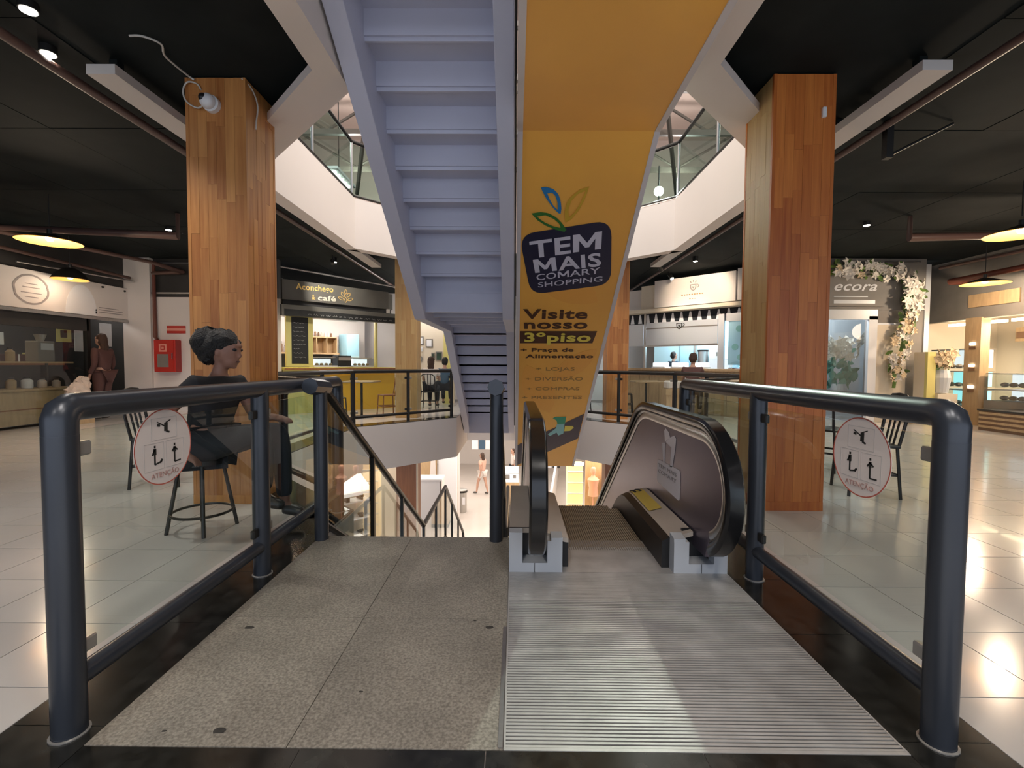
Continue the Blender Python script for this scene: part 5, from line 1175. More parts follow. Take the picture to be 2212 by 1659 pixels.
MB().tube([(6.0, 9.48, 3.14), (7.2, 9.46, 3.08), (7.7, 9.46, 2.95), (7.95, 9.46, 2.6), (7.85, 9.46, 2.0), (7.7, 9.48, 1.2), (7.65, 9.5, 0.7)], 0.03, 8).build('stem', 'leaf', t)
GP = [(6.45, 3.08, 0.14), (6.7, 3.06, 0.16), (7.0, 3.05, 0.17), (7.3, 3.04, 0.16), (7.55, 2.98, 0.18), (7.78, 2.88, 0.2), (7.9, 2.7, 0.2), (7.95, 2.5, 0.18), (7.9, 2.3, 0.17), (7.85, 2.1, 0.17), (7.8, 1.9, 0.16), (7.72, 1.65, 0.17), (7.66, 1.45, 0.17), (7.66, 1.2, 0.15), (7.68, 0.95, 0.14)]
for (x, z, r) in GP:
    for k in range(8):
        put(FM, flower_mesh, 'flower', 'petal_cream' if (z < 2.2 and random.random() < 0.45) or x < 6.9 and random.random() < 0.3 else 'petal', (x+random.uniform(-r, r), 9.42+random.uniform(-0.06, 0.04), z+random.uniform(-r, r)*0.8), random.uniform(0.07, 0.125), t)
    for k in range(9):
        put(LM, leaf_mesh, 'leaf', 'leaf', (x+random.uniform(-r, r), 9.45+random.uniform(-0.06, 0.04), z+random.uniform(-r, r)), random.uniform(0.10, 0.17), t)
def bush(label, x, y, z0, z1, r, nl, nf, lm_, fm_):
    t = thing('flower_arrangement', label, 'plant', 'flower arrangements of the flower shop')
    MB().lathe([(0.12, 0), (0.16, 0.3), (0.13, 0.45)], (x, y, z0), 16, True).build('vase', 'newel_paint', t)
    for k in range(nl):
        a = random.uniform(0, 6.28); q = random.uniform(0.2, 1)*r
        put(LM, leaf_mesh, 'leaf', lm_, (x+q*math.cos(a), y+q*math.sin(a)*0.5, z0+0.4+(z1-z0-0.4)*random.random()*0.75), random.uniform(0.16, 0.30), t)
    for k in range(nf):
        a = random.uniform(0, 6.28); q = random.uniform(0.1, 1)*r
        put(FM, flower_mesh, 'flower', fm_, (x+q*math.cos(a), y+q*math.sin(a)*0.5-0.1, z0+(z1-z0)*random.uniform(0.7, 1.0)), random.uniform(0.10, 0.16), t)
bush('big bunch of pale flowers behind the flower shop glass', 7.06, 10.25, 0.3, 1.75, 0.40, 40, 32, 'leaf_teal', 'petal')
bush('small cream flower bunch beside the bakery', 8.36, 9.25, 0.62, 1.40, 0.18, 10, 14, 'leaf', 'petal_cream')
t = thing('flower_stand', 'yellow box stand under the cream flower bunch', 'stand'); box('shelf', 'wall_cream', 8.17, 8.55, 9.08, 9.42, 0.0, 0.61, t); box('screen', 'yellow_pale', 8.0, 8.16, 9.14, 9.20, 0.0, 1.42, t); box('screen_back', 'wall_cream', 8.0, 8.16, 9.20, 9.45, 0.0, 1.42, t)
# ------------------------------------------------------------------ bakery on the right
struct(MB().box(9.0, 9.2, 6.0, 10.6, 2.08, ZC).build('wall_bakery', 'wall_grey'), 'grey brown header above the bakery')
struct(MB().box(9.0, 10.9, 10.5, 10.6, 0, ZC).box(10.7, 10.9, 6.0, 10.6, 0, ZC).box(9.0, 10.9, 5.9, 6.0, 0, ZC).build('wall_bakery_inside', 'wall_cream'), 'inside walls of the bakery')
struct(box('trim_89', 'wood_light', 8.96, 9.14, 9.1, 9.42, 0, 2.1), 'pale pillar in the middle of the bakery front')
t = thing('tube_lamps', 'row of bright tube lamps under the bakery header', 'lamp')
for k in range(4): box('tube', 'tube_warm', 9.15, 9.22, 7.0+k*0.62, 7.5+k*0.62, 1.98, 2.03, t)
box('tube', 'tube_warm', 9.15, 9.22, 9.6, 10.0, 1.98, 2.03, t)
point('bakery_light', (9.8, 8.3, 1.9), 150, WARM, 0.2); point('bakery_light_b', (8.6, 7.6, 2.0), 20, WARM, 0.2)
for k, (y0, y1, z0, z1, mm, lab) in enumerate(((7.0, 7.5, 1.62, 1.9, 'case_amber', 'amber menu panel, nearest of the bakery row'), (7.55, 8.15, 1.66, 1.92, 'case_amber', 'amber menu panel, second of the bakery row'), (8.2, 8.7, 1.68, 1.92, 'case_amber', 'amber menu panel, third of the bakery row'), (8.72, 9.05, 1.66, 1.9, 'wood_light', 'brown menu panel beside the bakery pillar'))):
    t = thing('menu_board', lab, 'menu board', 'menu panels of the bakery'); box('panel', mm, 10.2, 10.24, y0+0.6, y1+0.6, z0, z1+0.04, t); box('photo', 'brown_box', 10.19, 10.2, y0+0.72, y0+0.9, z0+0.06, z1-0.05, t)
t = thing('red_backdrop', 'dark red back panel behind the bakery counter', 'panel'); box('panel', 'cloth_maroon', 10.5, 10.55, 7.4, 9.6, 1.15, 1.62, t); box('rail', 'tube_light', 10.44, 10.5, 8.3, 9.4, 1.24, 1.26, t)
def case(label, y0, y1, x0, levels, mats_):
    t = thing('bakery_case', label, 'display case', 'lit display cases of the bakery')
    box('base', 'wall_grey', x0, x0+0.6, y0, y1, 0.0, levels[0][0], t)
    for (za, zb), mm in zip(levels, mats_):
        box('glow_back', mm, x0+0.5, x0+0.58, y0+0.03, y1-0.03, za+0.02, zb-0.02, t); box('shelf', 'steel', x0+0.02, x0+0.6, y0, y1, zb-0.02, zb, t); box('glass', 'glass_shop', x0, x0+0.008, y0, y1, za, zb-0.02, t)
        for q in range(int((y1-y0)/0.16)): MB().ball((x0+0.28, y0+0.1+q*0.16, za+0.05), (0.07, 0.06, 0.045), 8, 5).build('bread', 'wood_light' if q % 2 else 'pastel', t)
    return t
case('turquoise lit drinks case left of the bakery pillar', 9.45, 10.25, 9.02, [(0.35, 0.68), (0.72, 1.05), (1.10, 1.5)], ['case_cyan', 'case_cyan', 'case_white'])
case('white lit bread case right of the bakery pillar', 8.2, 9.05, 9.02, [(0.5, 0.72), (0.75, 1.02)], ['case_white', 'case_white'])
case('white lit cake case at the right edge of the bakery', 6.9, 8.1, 9.02, [(0.5, 0.72), (0.75, 1.0)], ['case_white', 'case_white'])
for k in range(3):
    t = thing('pillar_lamp', ['lowest', 'middle', 'topmost'][k]+' small lit plate on the bakery pillar', 'lamp'); box('plate', 'tube_light', 8.94, 8.96, 9.2, 9.3, 0.72+k*0.42, 0.77+k*0.42, t); box('box', 'brown_box', 8.945, 8.96, 9.19, 9.31, 0.64+k*0.42, 0.70+k*0.42, t)
shop_item('bakery_poster', 'brown ceiling poster above the bakery', 'poster', None, 'wood_light', 8.97, 9.0, 8.45, 9.4, 2.30, 2.55)
t = thing('produce_crate', 'low dark crate in front of the bakery', 'crate'); box('crate', 'brown_box', 8.4, 8.95, 7.6, 8.5, 0.0, 0.35, t); box('lid', 'wall_dark', 8.38, 8.97, 7.58, 8.52, 0.35, 0.38, t)
for k in range(4): MB().box(8.395, 8.4, 7.6, 8.5, 0.05+k*0.08, 0.09+k*0.08).build('slat', 'wood_light', t)
# ------------------------------------------------------------------ furniture
def cafe_chair(label, loc, rz, material='dark_metal', group='metal cafe chairs'):
    t = thing('cafe_chair', label, 'chair', group, loc, rz)
    MB().prism([(-0.19, -0.19), (0.19, -0.19), (0.20, 0.17), (-0.20, 0.17)], 0.43, 0.455).build('seat', material, t, bevel=0.006)
    for x, y in ((-0.17, -0.17), (0.17, -0.17), (-0.17, 0.16), (0.17, 0.16)): MB().cyl((x, y, 0.43), (x*1.15, y*1.15, 0.0), 0.013, 8).build('leg', material, t)
    hoop = [(-0.17, -0.18, 0.44), (-0.18, -0.22, 0.65), (-0.17, -0.24, 0.82), (-0.11, -0.25, 0.875), (0.0, -0.25, 0.885), (0.11, -0.25, 0.875), (0.17, -0.24, 0.82), (0.18, -0.22, 0.65), (0.17, -0.18, 0.44)]
    MB().tube(hoop, 0.013, 8).build('back_hoop', material, t, smooth=True)
    for x in (-0.07, 0.0, 0.07): MB().tube([(x, -0.185, 0.455), (x*1.1, -0.225, 0.66), (x*1.1, -0.25, 0.875)], 0.009, 6).build('back_rod', material, t)
    MB().tube([(-0.18, -0.18, 0.2), (0.18, -0.18, 0.2), (0.18, 0.175, 0.2), (-0.18, 0.175, 0.2)], 0.008, 6, True).build('stretcher', material, t)
    return t
def cafe_table(label, loc, top_m='wood_light'):
    t = thing('cafe_table', label, 'table', 'small cafe tables', loc)
    MB().box(-0.32, 0.32, -0.32, 0.32, 0.735, 0.765).build('tabletop', top_m, t, bevel=0.004)
    MB().cyl((0, 0, 0.03), (0, 0, 0.735), 0.025, 12).build('pole', 'dark_metal', t, smooth=True); MB().box(-0.22, 0.22, -0.03, 0.03, 0.0, 0.03).box(-0.03, 0.03, -0.22, 0.22, 0.0, 0.031).build('foot', 'dark_metal', t)
    return t
cafe_table('small square cafe table before the yellow counter', (-3.22, 9.78, 0))
cafe_chair('dark metal chair left of the table at the yellow counter', (-3.60, 9.35, 0), R(-60))
cafe_chair('brown metal chair right of the table at the yellow counter', (-2.80, 10.28, 0), R(125), 'wood_laminate')
cafe_chair('dark metal chair with its back to us by the picture wall', (-2.16, 11.75, 0), R(0))
cafe_chair('dark metal chair behind the left round warning sign', (-3.26, 4.30, 0), R(-75))
cafe_chair('dark metal chair behind the right round warning sign', (3.13, 4.18, 0), R(75))
cafe_chair('dark metal chair partly behind the right wood column', (3.42, 5.15, 0), R(-60))
cafe_table('small cafe table before the right cafe counter', (3.05, 10.9, 0))
cafe_chair('dark metal chair left of the right cafe table', (2.62, 11.2, 0), R(-100))
cafe_chair('dark metal chair right of the right cafe table', (3.64, 10.72, 0), R(60))
cafe_chair('dark metal chair by the far stairs, right of the orange escalator', (1.62, 11.6, 0), R(20))
t = thing('cardboard_box', 'brown cardboard box before the right cafe counter', 'box'); box('carton', 'wood_light', 3.22, 3.6, 9.95, 10.3, 0.0, 0.62, t); box('flap', 'wood_light', 3.2, 3.62, 9.93, 9.95, 0.50, 0.63, t); box('paper', 'cloth_white', 3.25, 3.57, 9.97, 10.28, 0.62, 0.80, t, 0.03)

# bar stool under the seated person
t = thing('bar_stool', 'black metal stool by the left column', 'stool')
sx, sy = -2.10, 3.10
MB().cyl((sx, sy, 0.455), (sx, sy, 0.485), 0.165, 28).build('seat', 'black_plastic', t, smooth=True)
for a in (35, 125, 215, 305):
    c_, s_ = math.cos(R(a)), math.sin(R(a)); MB().cyl((sx+0.12*c_, sy+0.12*s_, 0.455), (sx+0.20*c_, sy+0.20*s_, 0.0), 0.012, 10).build('leg', 'dark_metal', t, smooth=True)
MB().tube([(sx+0.178*math.cos(R(10*i)), sy+0.178*math.sin(R(10*i)), 0.125) for i in range(36)], 0.009, 8, True).build('foot_ring', 'dark_metal', t, smooth=True)

# ------------------------------------------------------------------ people
def skin_obj(name, V, Ed, material, parent, root=0, sub=2):
    me = bpy.data.meshes.new(name); me.from_pydata([v[:3] for v in V], Ed, []); o = link(name, me, material, parent)
    md = o.modifiers.new('skin', 'SKIN'); md.use_smooth_shade = True
    sv = me.skin_vertices[0].data
    for i, v in enumerate(V): r = v[3]; sv[i].radius = r if isinstance(r, tuple) else (r, r)
    sv[root].use_root = True
    ss = o.modifiers.new('sub', 'SUBSURF'); ss.levels = sub; ss.render_levels = sub
    return o
def lerp(a, b, f): return tuple(a[i]+(b[i]-a[i])*f for i in range(3))
def person(label, J, skin, top_m, bot_m, hair_m, hair, sleeve=0.5, shorts=1.0, shoe_m='shoe_dark', face_dir=(1, 0, 0), k=1.0, hands=True, detail=False):
    """J: joints pelvis, chest, neck, head, shoulders, elbows, wrists, hips, knees, ankles, toes (l/r)"""
    t = thing('person', label, 'person')
    V, Ed = [], []
    def add(p, r, prev=None):
        V.append((*p, r*k)); i = len(V)-1
        if prev is not None: Ed.append((prev, i))
        return i
    pel = add(J['pelvis'], 0.115); mid = add(lerp(J['pelvis'], J['chest'], 0.5), 0.105, pel); ch = add(J['chest'], 0.115, mid)
    nk0 = add(lerp(J['chest'], J['neck'], 0.7), 0.058, ch); nk = add(J['neck'], 0.046, nk0); hd = add(lerp(J['neck'], J['head'], 0.8), 0.05, nk)
    f = Vector(face_dir).normalized()
    H = Vector(J['head']); upv = Vector((0, 0, 1)); upv = (upv-f*upv.dot(f)).normalized(); sd = f.cross(upv).normalized()
    def oball(mb, a, s_, u_, r, n=18): # ellipsoid placed and turned with the head
        m_ = Matrix((f, sd, upv)).transposed().to_4x4()
        bmesh.ops.create_uvsphere(mb.bm, u_segments=n, v_segments=n//2+2, radius=1, matrix=Matrix.Translation(H+(f*a+sd*s_+upv*u_)*k) @ m_ @ Matrix.Diagonal((r[0]*k, r[1]*k, r[2]*k, 1)))
    for s_ in 'lr':
        sh = add(J['sh_'+s_], 0.055, ch); el = add(lerp(J['sh_'+s_], J['el_'+s_], 0.5), 0.045, sh); e = add(J['el_'+s_], 0.038, el)
        w0 = add(lerp(J['el_'+s_], J['wr_'+s_], 0.4), 0.036, e); w = add(J['wr_'+s_], 0.025, w0)
        hv = Vector(J.get('hand_'+s_, tuple(Vector(J['wr_'+s_])*2-Vector(J['el_'+s_])))) - Vector(J['wr_'+s_]); hv = hv.normalized()*0.075*k
        pm = add(tuple(Vector(J['wr_'+s_])+hv), 0.030, w)
        if hands:
            side = hv.cross(Vector((0, 0, 1))); side = side.normalized() if side.length > 1e-4 else Vector((0, 1, 0)); dn = side.cross(hv).normalized()*-1
            for q, (o_, l_) in enumerate(((-0.03, 0.062), (-0.011, 0.075), (0.010, 0.07), (0.029, 0.055))):
                b0 = Vector(J['wr_'+s_])+hv*1.1+side*o_*k; p1 = add(tuple(b0+hv.normalized()*l_*0.5*k), 0.0095, pm); add(tuple(b0+hv.normalized()*l_*0.8*k+Vector((0, 0, -0.025*k))), 0.008, p1)
            th = Vector(J['wr_'+s_])+hv*0.5; p1 = add(tuple(th+side*0.045*k*(1 if s_ == 'l' else -1)+hv*0.2), 0.011, pm); add(tuple(th+side*0.055*k*(1 if s_ == 'l' else -1)+hv*0.6), 0.009, p1)
        h0 = add(J['hip_'+s_], 0.085, pel); th = add(lerp(J['hip_'+s_], J['kn_'+s_], 0.5), 0.075, h0); kn = add(J['kn_'+s_], 0.055, th)
        cf = add(lerp(J['kn_'+s_], J['an_'+s_], 0.35), 0.054, kn); an = add(J['an_'+s_], 0.035, cf); add(J['toe_'+s_], 0.03, an)
    so = skin_obj('body', V, Ed, skin, None)
    me = bpy.data.meshes.new_from_object(so.evaluated_get(bpy.context.evaluated_depsgraph_get())); bpy.data.objects.remove(so)
    mb = MB(); mb.bm.from_mesh(me); bpy.data.meshes.remove(me)
    oball(mb, 0, 0, 0.01, (0.094, 0.076, 0.108)); oball(mb, 0.03, 0, -0.055, (0.058, 0.054, 0.058)); oball(mb, 0.094, 0, -0.018, (0.018, 0.014, 0.02), 10); oball(mb, 0.085, 0, 0.002, (0.012, 0.012, 0.03), 10)
    oball(mb, 0.082, 0, -0.06, (0.012, 0.024, 0.014), 10); oball(mb, 0.062, 0, -0.096, (0.022, 0.022, 0.016), 10); oball(mb, 0.075, 0, 0.045, (0.022, 0.05, 0.012), 10)
    for q in (-1, 1): oball(mb, -0.008, 0.078*q, -0.008, (0.018, 0.012, 0.03), 10)
    body = mb.build('body', skin, t, smooth=True)
    rm = body.modifiers.new('fuse', 'REMESH'); rm.mode = 'VOXEL'; rm.voxel_size = 0.0085 if detail else 0.013; rm.use_smooth_shade = True
    sm = body.modifiers.new('smooth', 'SMOOTH'); sm.factor = 0.5; sm.iterations = 3
    # clothes: the same chains a little thicker
    def chain(name, parts, material):
        V2, E2 = [], []
        for c_ in parts:
            prev = None
            for p, r in c_:
                hit = next((i for i, v in enumerate(V2) if (Vector(v[:3])-Vector(p)).length < 1e-6), None)
                if hit is None: V2.append((*p, r*k)); hit = len(V2)-1
                if prev is not None and prev != hit: E2.append((prev, hit))
                prev = hit
        return skin_obj(name, V2, E2, material, t)
    j = J
    tops = [[(j['pelvis'], 0.148), (lerp(j['pelvis'], j['chest'], 0.5), 0.13), (j['chest'], 0.138), (lerp(j['chest'], j['neck'], 0.6), 0.075)]]
    for s_ in 'lr': tops.append([(j['chest'], 0.138), (j['sh_'+s_], 0.072), (lerp(j['sh_'+s_], j['el_'+s_], 0.55), 0.062)]+([(j['el_'+s_], 0.05), (lerp(j['el_'+s_], j['wr_'+s_], 0.85), 0.042)] if sleeve > 0.9 else []))
    chain('top', tops, top_m)
    bots = []
    for s_ in 'lr':
        c_ = [(j['pelvis'], 0.145), (j['hip_'+s_], 0.122), (lerp(j['hip_'+s_], j['kn_'+s_], 0.55), 0.09)]
        if shorts > 0.6: c_ += [(j['kn_'+s_], 0.07), (lerp(j['kn_'+s_], j['an_'+s_], 0.4), 0.066), (lerp(j['kn_'+s_], j['an_'+s_], 0.9), 0.052)]
        bots.append(c_)
    chain('trousers' if shorts > 0.6 else 'shorts', bots, bot_m)
    for s_ in 'lr':
        a, b = Vector(j['an_'+s_]), Vector(j['toe_'+s_]); d = (b-a); d.z = 0; d = d.normalized() if d.length > 0 else f
        skin_obj('shoe', [(*(a-d*0.02+Vector((0, 0, -0.015))), 0.048*k), (*(lerp(a, b, 0.6)), 0.042*k), (*(b+d*0.02), 0.036*k)], [(0, 1), (1, 2)], shoe_m, t, sub=1)
    # face and hair
    for q in (-1, 1):
        e_ = MB(); oball(e_, 0.078, 0.034*q, 0.018, (0.014, 0.016, 0.011), 10); e_.build('eye', 'black_plastic', t, smooth=True)
    mo = MB(); oball(mo, 0.090, 0, -0.060, (0.008, 0.022, 0.005), 10); mo.build('mouth', 'cloth_maroon', t, smooth=True)
    hm = MB()
    for (a, u_, r) in hair: oball(hm, -a, 0, u_, r)
    random.seed(2)
    for v in hm.bm.verts: v.co += Vector((random.uniform(-1, 1), random.uniform(-1, 1), random.uniform(-1, 1)))*(0.011 if detail else 0.006)*k
    hm.build('hair', hair_m, t, smooth=True)
    return t
# seated figure by the left column: facing right, leaning forward, hand on the stool
Y0 = 3.12
J = dict(pelvis=(-2.09, Y0, 0.585), chest=(-1.99, Y0, 0.92), neck=(-1.98, Y0, 1.06), head=(-1.935, Y0, 1.20),
         sh_r=(-2.03, Y0-0.17, 0.985), el_r=(-2.23, Y0-0.22, 0.76), wr_r=(-2.11, Y0-0.20, 0.555), hand_r=(-2.02, Y0-0.19, 0.50),
         sh_l=(-1.96, Y0+0.17, 0.985), el_l=(-1.86, Y0+0.2, 0.74), wr_l=(-1.69, Y0+0.14, 0.745), hand_l=(-1.60, Y0+0.12, 0.73),
         hip_r=(-2.04, Y0-0.10, 0.57), kn_r=(-1.66, Y0-0.06, 0.665), an_r=(-1.66, Y0-0.05, 0.22), toe_r=(-1.54, Y0-0.06, 0.175),
         hip_l=(-2.04, Y0+0.10, 0.57), kn_l=(-1.63, Y0+0.10, 0.66), an_l=(-1.60, Y0+0.10, 0.13), toe_l=(-1.48, Y0+0.10, 0.075))
person('person in a black top sitting on a stool by the left column, facing right', J, 'skin', 'cloth_black', 'cloth_navy', 'hair',
       [(0.025, 0.05, (0.10, 0.10, 0.095)), (0.07, 0.03, (0.09, 0.108, 0.105)), (0.13, 0.045, (0.10, 0.10, 0.10)), (0.105, -0.03, (0.07, 0.085, 0.07))], detail=True, face_dir=(1, 0.0, -0.12))
def standing(x, y, z0, h, ang, stride=0.0, arms=0.12):
    s_ = h/1.7; f = Vector((math.cos(ang), math.sin(ang), 0)); l = Vector((-f.y, f.x, 0)); P = lambda a, b, c: tuple(Vector((x, y, z0))+(f*a+l*b+Vector((0, 0, c)))*s_)
    J = dict(pelvis=P(0, 0, 0.95), chest=P(0.01, 0, 1.26), neck=P(0.01, 0, 1.46), head=P(0.03, 0, 1.59))
    for q, nm in ((1, 'l'), (-1, 'r')):
        st = stride*q
        J.update({'sh_'+nm: P(0, 0.17*q, 1.38), 'el_'+nm: P(-0.02-st*0.3, 0.21*q, 1.10), 'wr_'+nm: P(0.08-st*0.5, 0.21*q, 0.88), 'hip_'+nm: P(0, 0.09*q, 0.90), 'kn_'+nm: P(0.03+st*0.6, 0.09*q, 0.49), 'an_'+nm: P(st, 0.09*q, 0.09), 'toe_'+nm: P(0.14+st, 0.10*q, 0.045)})
    return J, s_
def sitting(x, y, h, ang, seat=0.46):
    f = Vector((math.cos(ang), math.sin(ang), 0)); l = Vector((-f.y, f.x, 0)); P = lambda a, b, c: tuple(Vector((x, y, 0))+f*a+l*b+Vector((0, 0, c)))
    J = dict(pelvis=P(0, 0, seat+0.1), chest=P(0.03, 0, seat+0.42), neck=P(0.05, 0, seat+0.60), head=P(0.09, 0, seat+0.73))
    for q, nm in ((1, 'l'), (-1, 'r')):
        J.update({'sh_'+nm: P(0.02, 0.17*q, seat+0.5), 'el_'+nm: P(0.12, 0.21*q, seat+0.26), 'wr_'+nm: P(0.34, 0.14*q, seat+0.30), 'hip_'+nm: P(0.03, 0.09*q, seat+0.09), 'kn_'+nm: P(0.42, 0.10*q, seat+0.08), 'an_'+nm: P(0.42, 0.10*q, 0.09), 'toe_'+nm: P(0.55, 0.10*q, 0.045)})
    return J
HS = [(0.025, 0.04, (0.09, 0.086, 0.092)), (0.05, 0.0, (0.065, 0.085, 0.09))]
HL = [(0.025, 0.04, (0.092, 0.088, 0.095)), (0.05, -0.03, (0.07, 0.09, 0.12)), (0.075, -0.13, (0.045, 0.085, 0.1))]
fd = lambda a: (math.cos(a), math.sin(a), 0)
person('person in a white top seated on the chair by the picture wall', sitting(-2.14, 11.82, 1.6, R(90)), 'skin_light', 'cloth_white', 'cloth_navy', 'hair_brown', HL, face_dir=fd(R(90)))
person('person in a dark blue top seated beside the far stairs', sitting(-1.92, 12.7, 1.6, R(90)), 'skin_light', 'cloth_blue', 'cloth_navy', 'hair', HS, face_dir=fd(R(90)))
Jp, kk = standing(-8.02, 9.05, 0, 1.66, R(180)); person('person in dark maroon clothes standing at the left shop door', Jp, 'skin_light', 'cloth_maroon', 'cloth_maroon', 'hair_brown', HL, sleeve=1.0, face_dir=fd(R(180)), k=kk)
p = rp(0.62, -1.1); Jp, kk = standing(p.x, p.y, 0, 1.48, R(20)); person('person in dark blue standing in the right cafe kitchen', Jp, 'skin_light', 'cloth_blue', 'cloth_navy', 'hair', HS, sleeve=1.0, face_dir=fd(R(20)), k=kk)
p = rp(1.98, 0.75); Jp = sitting(p.x, p.y, 1.6, R(60), 0.55); person('person in brown seated at the right cafe counter', Jp, 'skin_light', 'cloth_maroon', 'cloth_navy', 'hair_brown', HS, face_dir=fd(R(60)))

# ------------------------------------------------------------------ lower floor
struct(box('floor_lower', 'floor_lower', -12, 12, 2, 30, Z1-0.1, Z1), 'pale polished floor of the lower level')
struct(box('wall_lower_far', 'wall_white', -12, 12, 24.0, 24.2, Z1, -0.85), 'white far wall of the lower level')
struct(box('wall_lower_left', 'wall_cream', -8.5, -8.3, 3, 24, Z1, -0.85), 'left wall of the lower level')
struct(box('wall_lower_right', 'wall_cream', 8.3, 8.5, 3, 24, Z1, -0.85), 'right wall of the lower level')
struct(box('ceiling_lower', 'wall_white', -12, 12, 15.9, 24.2, -0.85, -0.75), 'white ceiling of the lower level')
struct(MB().prism([(-6.2, 9.4), (-6.1, 9.3), (-3.0, 12.4), (-3.1, 12.5)], Z1, -0.85).build('wall_shoe_shop', 'wall_cream'), 'cream back wall of the shoe shop below')
sU = Vector((1, 1, 0)).normalized(); sN = Vector((1, -1, 0)).normalized(); S0 = Vector((-5.9, 9.6, Z1))
def sp_(a, o, z): return S0+sU*a+sN*o+Vector((0, 0, z))
def sbox(nm, mm, a0, a1, o0, o1, z0, z1, par, bevel=0.0): return MB().obox(sp_(a0, o0, z0), sU, sN, (0, 0, 1), a1-a0, o1-o0, z1-z0).build(nm, mm, par, bevel=bevel)
def shoe_mesh(heel):
    m = MB(); pr = [(-0.13, 0.0), (0.12, 0.0), (0.14, 0.025), (0.10, 0.05), (0.02, 0.075), (-0.06, 0.10), (-0.13, 0.105)] if not heel else [(-0.12, 0.06), (-0.02, 0.02), (0.12, 0.0), (0.15, 0.015), (0.11, 0.04), (0.02, 0.06), (-0.06, 0.11), (-0.13, 0.12)]
    m.prism_x(pr, -0.04, 0.04)
    if heel: m.box(-0.012, 0.012, -0.125, -0.095, 0.0, 0.07)
    bmesh.ops.recalc_face_normals(m.bm, faces=m.bm.faces); me = bpy.data.meshes.new('shoe'); m.bm.to_mesh(me); return me
SH = [shoe_mesh(False), shoe_mesh(True)]
for me in SH: me.materials.append(MAT['shoe_dark'])
row_names = ('lowest', 'second', 'third', 'topmost')
t = thing('shoe_rack', 'pale shelf rack of the shoe shop below the cafe', 'shelf')
for k in range(4): sbox('shelf', 'paper_white', 1.0, 2.9, 0.15, 0.50, 0.55+k*0.42, 0.58+k*0.42, t)
for a in (1.0, 2.88): sbox('side', 'paper_white', a, a+0.03, 0.15, 0.50, 0.0, 2.2, t)
for k in range(4):
    for q in range(5):
        o = link('shoe', SH[(k+q) % 2], 'shoe_dark'); o.location = sp_(1.25+q*0.36, 0.34, 0.585+k*0.42); o.rotation_euler = (0, 0, R(45+random.uniform(-25, 25)))
        tag(o, ['first', 'second', 'third', 'fourth', 'fifth'][q]+' shoe from the left on the %s shelf of the rack below' % row_names[k], 'shoe', 'shoes on the rack below')
t = thing('shoe_poster', 'pale blue shoe poster in the shop below', 'poster'); sbox('panel', 'case_white', 0.35, 0.95, 0.5, 0.54, 0.75, 1.75, t); sbox('print', 'cyan_print', 0.5, 0.8, 0.54, 0.545, 1.15, 1.6, t)
MB().plate([sp_(0.55, 0.55, 1.25), sp_(0.72, 0.55, 1.25), sp_(0.66, 0.55, 1.5)], sN, 0.003).build('print_shoe', 'wall_grey', t)
t = thing('shop_awning', 'cream sloping light panel over the shoe rack below', 'panel'); MB().plate([sp_(0.6, 0.9, 2.15), sp_(2.7, 0.9, 2.15), sp_(2.7, 0.3, 2.45), sp_(0.6, 0.3, 2.45)], (0, 0, 1), 0.04).build('panel', 'tube_light' if False else 'cloth_white', t); sbox('edge', 'paper_white', 0.6, 2.7, 0.89, 0.92, 2.10, 2.18, t)
t = thing('shoe_table', 'stepped white shoe display on the lower floor', 'display'); 
for k, (a, b, z) in enumerate(((1.7, 2.7, 0.45), (1.85, 2.55, 0.85), (2.0, 2.4, 1.2))): sbox('tier', 'paper_white', a, b, 0.9, 1.5, z-0.05, z, t); sbox('pedestal', 'wall_cream', a+0.15, b-0.15, 1.0, 1.4, max(0, z-0.45), z-0.05, t)
for k, (a, z) in enumerate(((1.85, 0.45), (2.5, 0.45), (2.0, 0.85), (2.4, 0.85), (2.2, 1.2))):
    o = link('shoe', SH[k % 2], 'shoe_dark'); o.location = sp_(a, 1.3, z); o.rotation_euler = (0, 0, R(-40+30*k)); tag(o, ['left shoe on the bottom tier of the stepped display below', 'right shoe on the bottom tier of the stepped display below', 'left shoe on the middle tier of the stepped display below', 'right shoe on the middle tier of the stepped display below', 'single shoe on the top tier of the stepped display below'][k], 'shoe', 'shoes on the stepped display')
t = thing('white_kiosk', 'bright white kiosk counter on the lower floor beside the brown column', 'counter'); box('front', 'paper_white', -2.62, -1.98, 12.4, 12.46, Z1, -2.0, t); box('top', 'paper_white', -2.66, -1.94, 12.36, 12.9, -2.0, -1.95, t); box('side', 'wall_white', -2.0, -1.95, 12.4, 12.9, Z1, -2.0, t)
t = thing('clothes_niche', 'wooden niche with hanging clothes behind the white kiosk', 'cabinet'); box('back', 'wood_light', -2.9, -2.35, 14.0, 14.05, -2.7, -1.5, t); box('frame', 'paper_white', -2.3, -1.75, 14.0, 14.1, Z1, -0.9, t); MB().plate([(-2.5, 13.9, -1.6), (-2.38, 13.9, -1.65), (-2.36, 13.9, -2.4), (-2.55, 13.9, -2.3)], (0, -1, 0), 0.03).build('garment', 'cloth_white', t)
t = thing('lower_pillar', 'white pillar with thin grooves on the lower floor', 'pillar'); box('shaft', 'wall_white', -2.35, -1.85, 15.2, 15.7, Z1, -0.9, t)
for k in range(4): box('rib', 'wall_cream', -2.3+k*0.12, -2.25+k*0.12, 15.18, 15.2, Z1, -0.9, t)
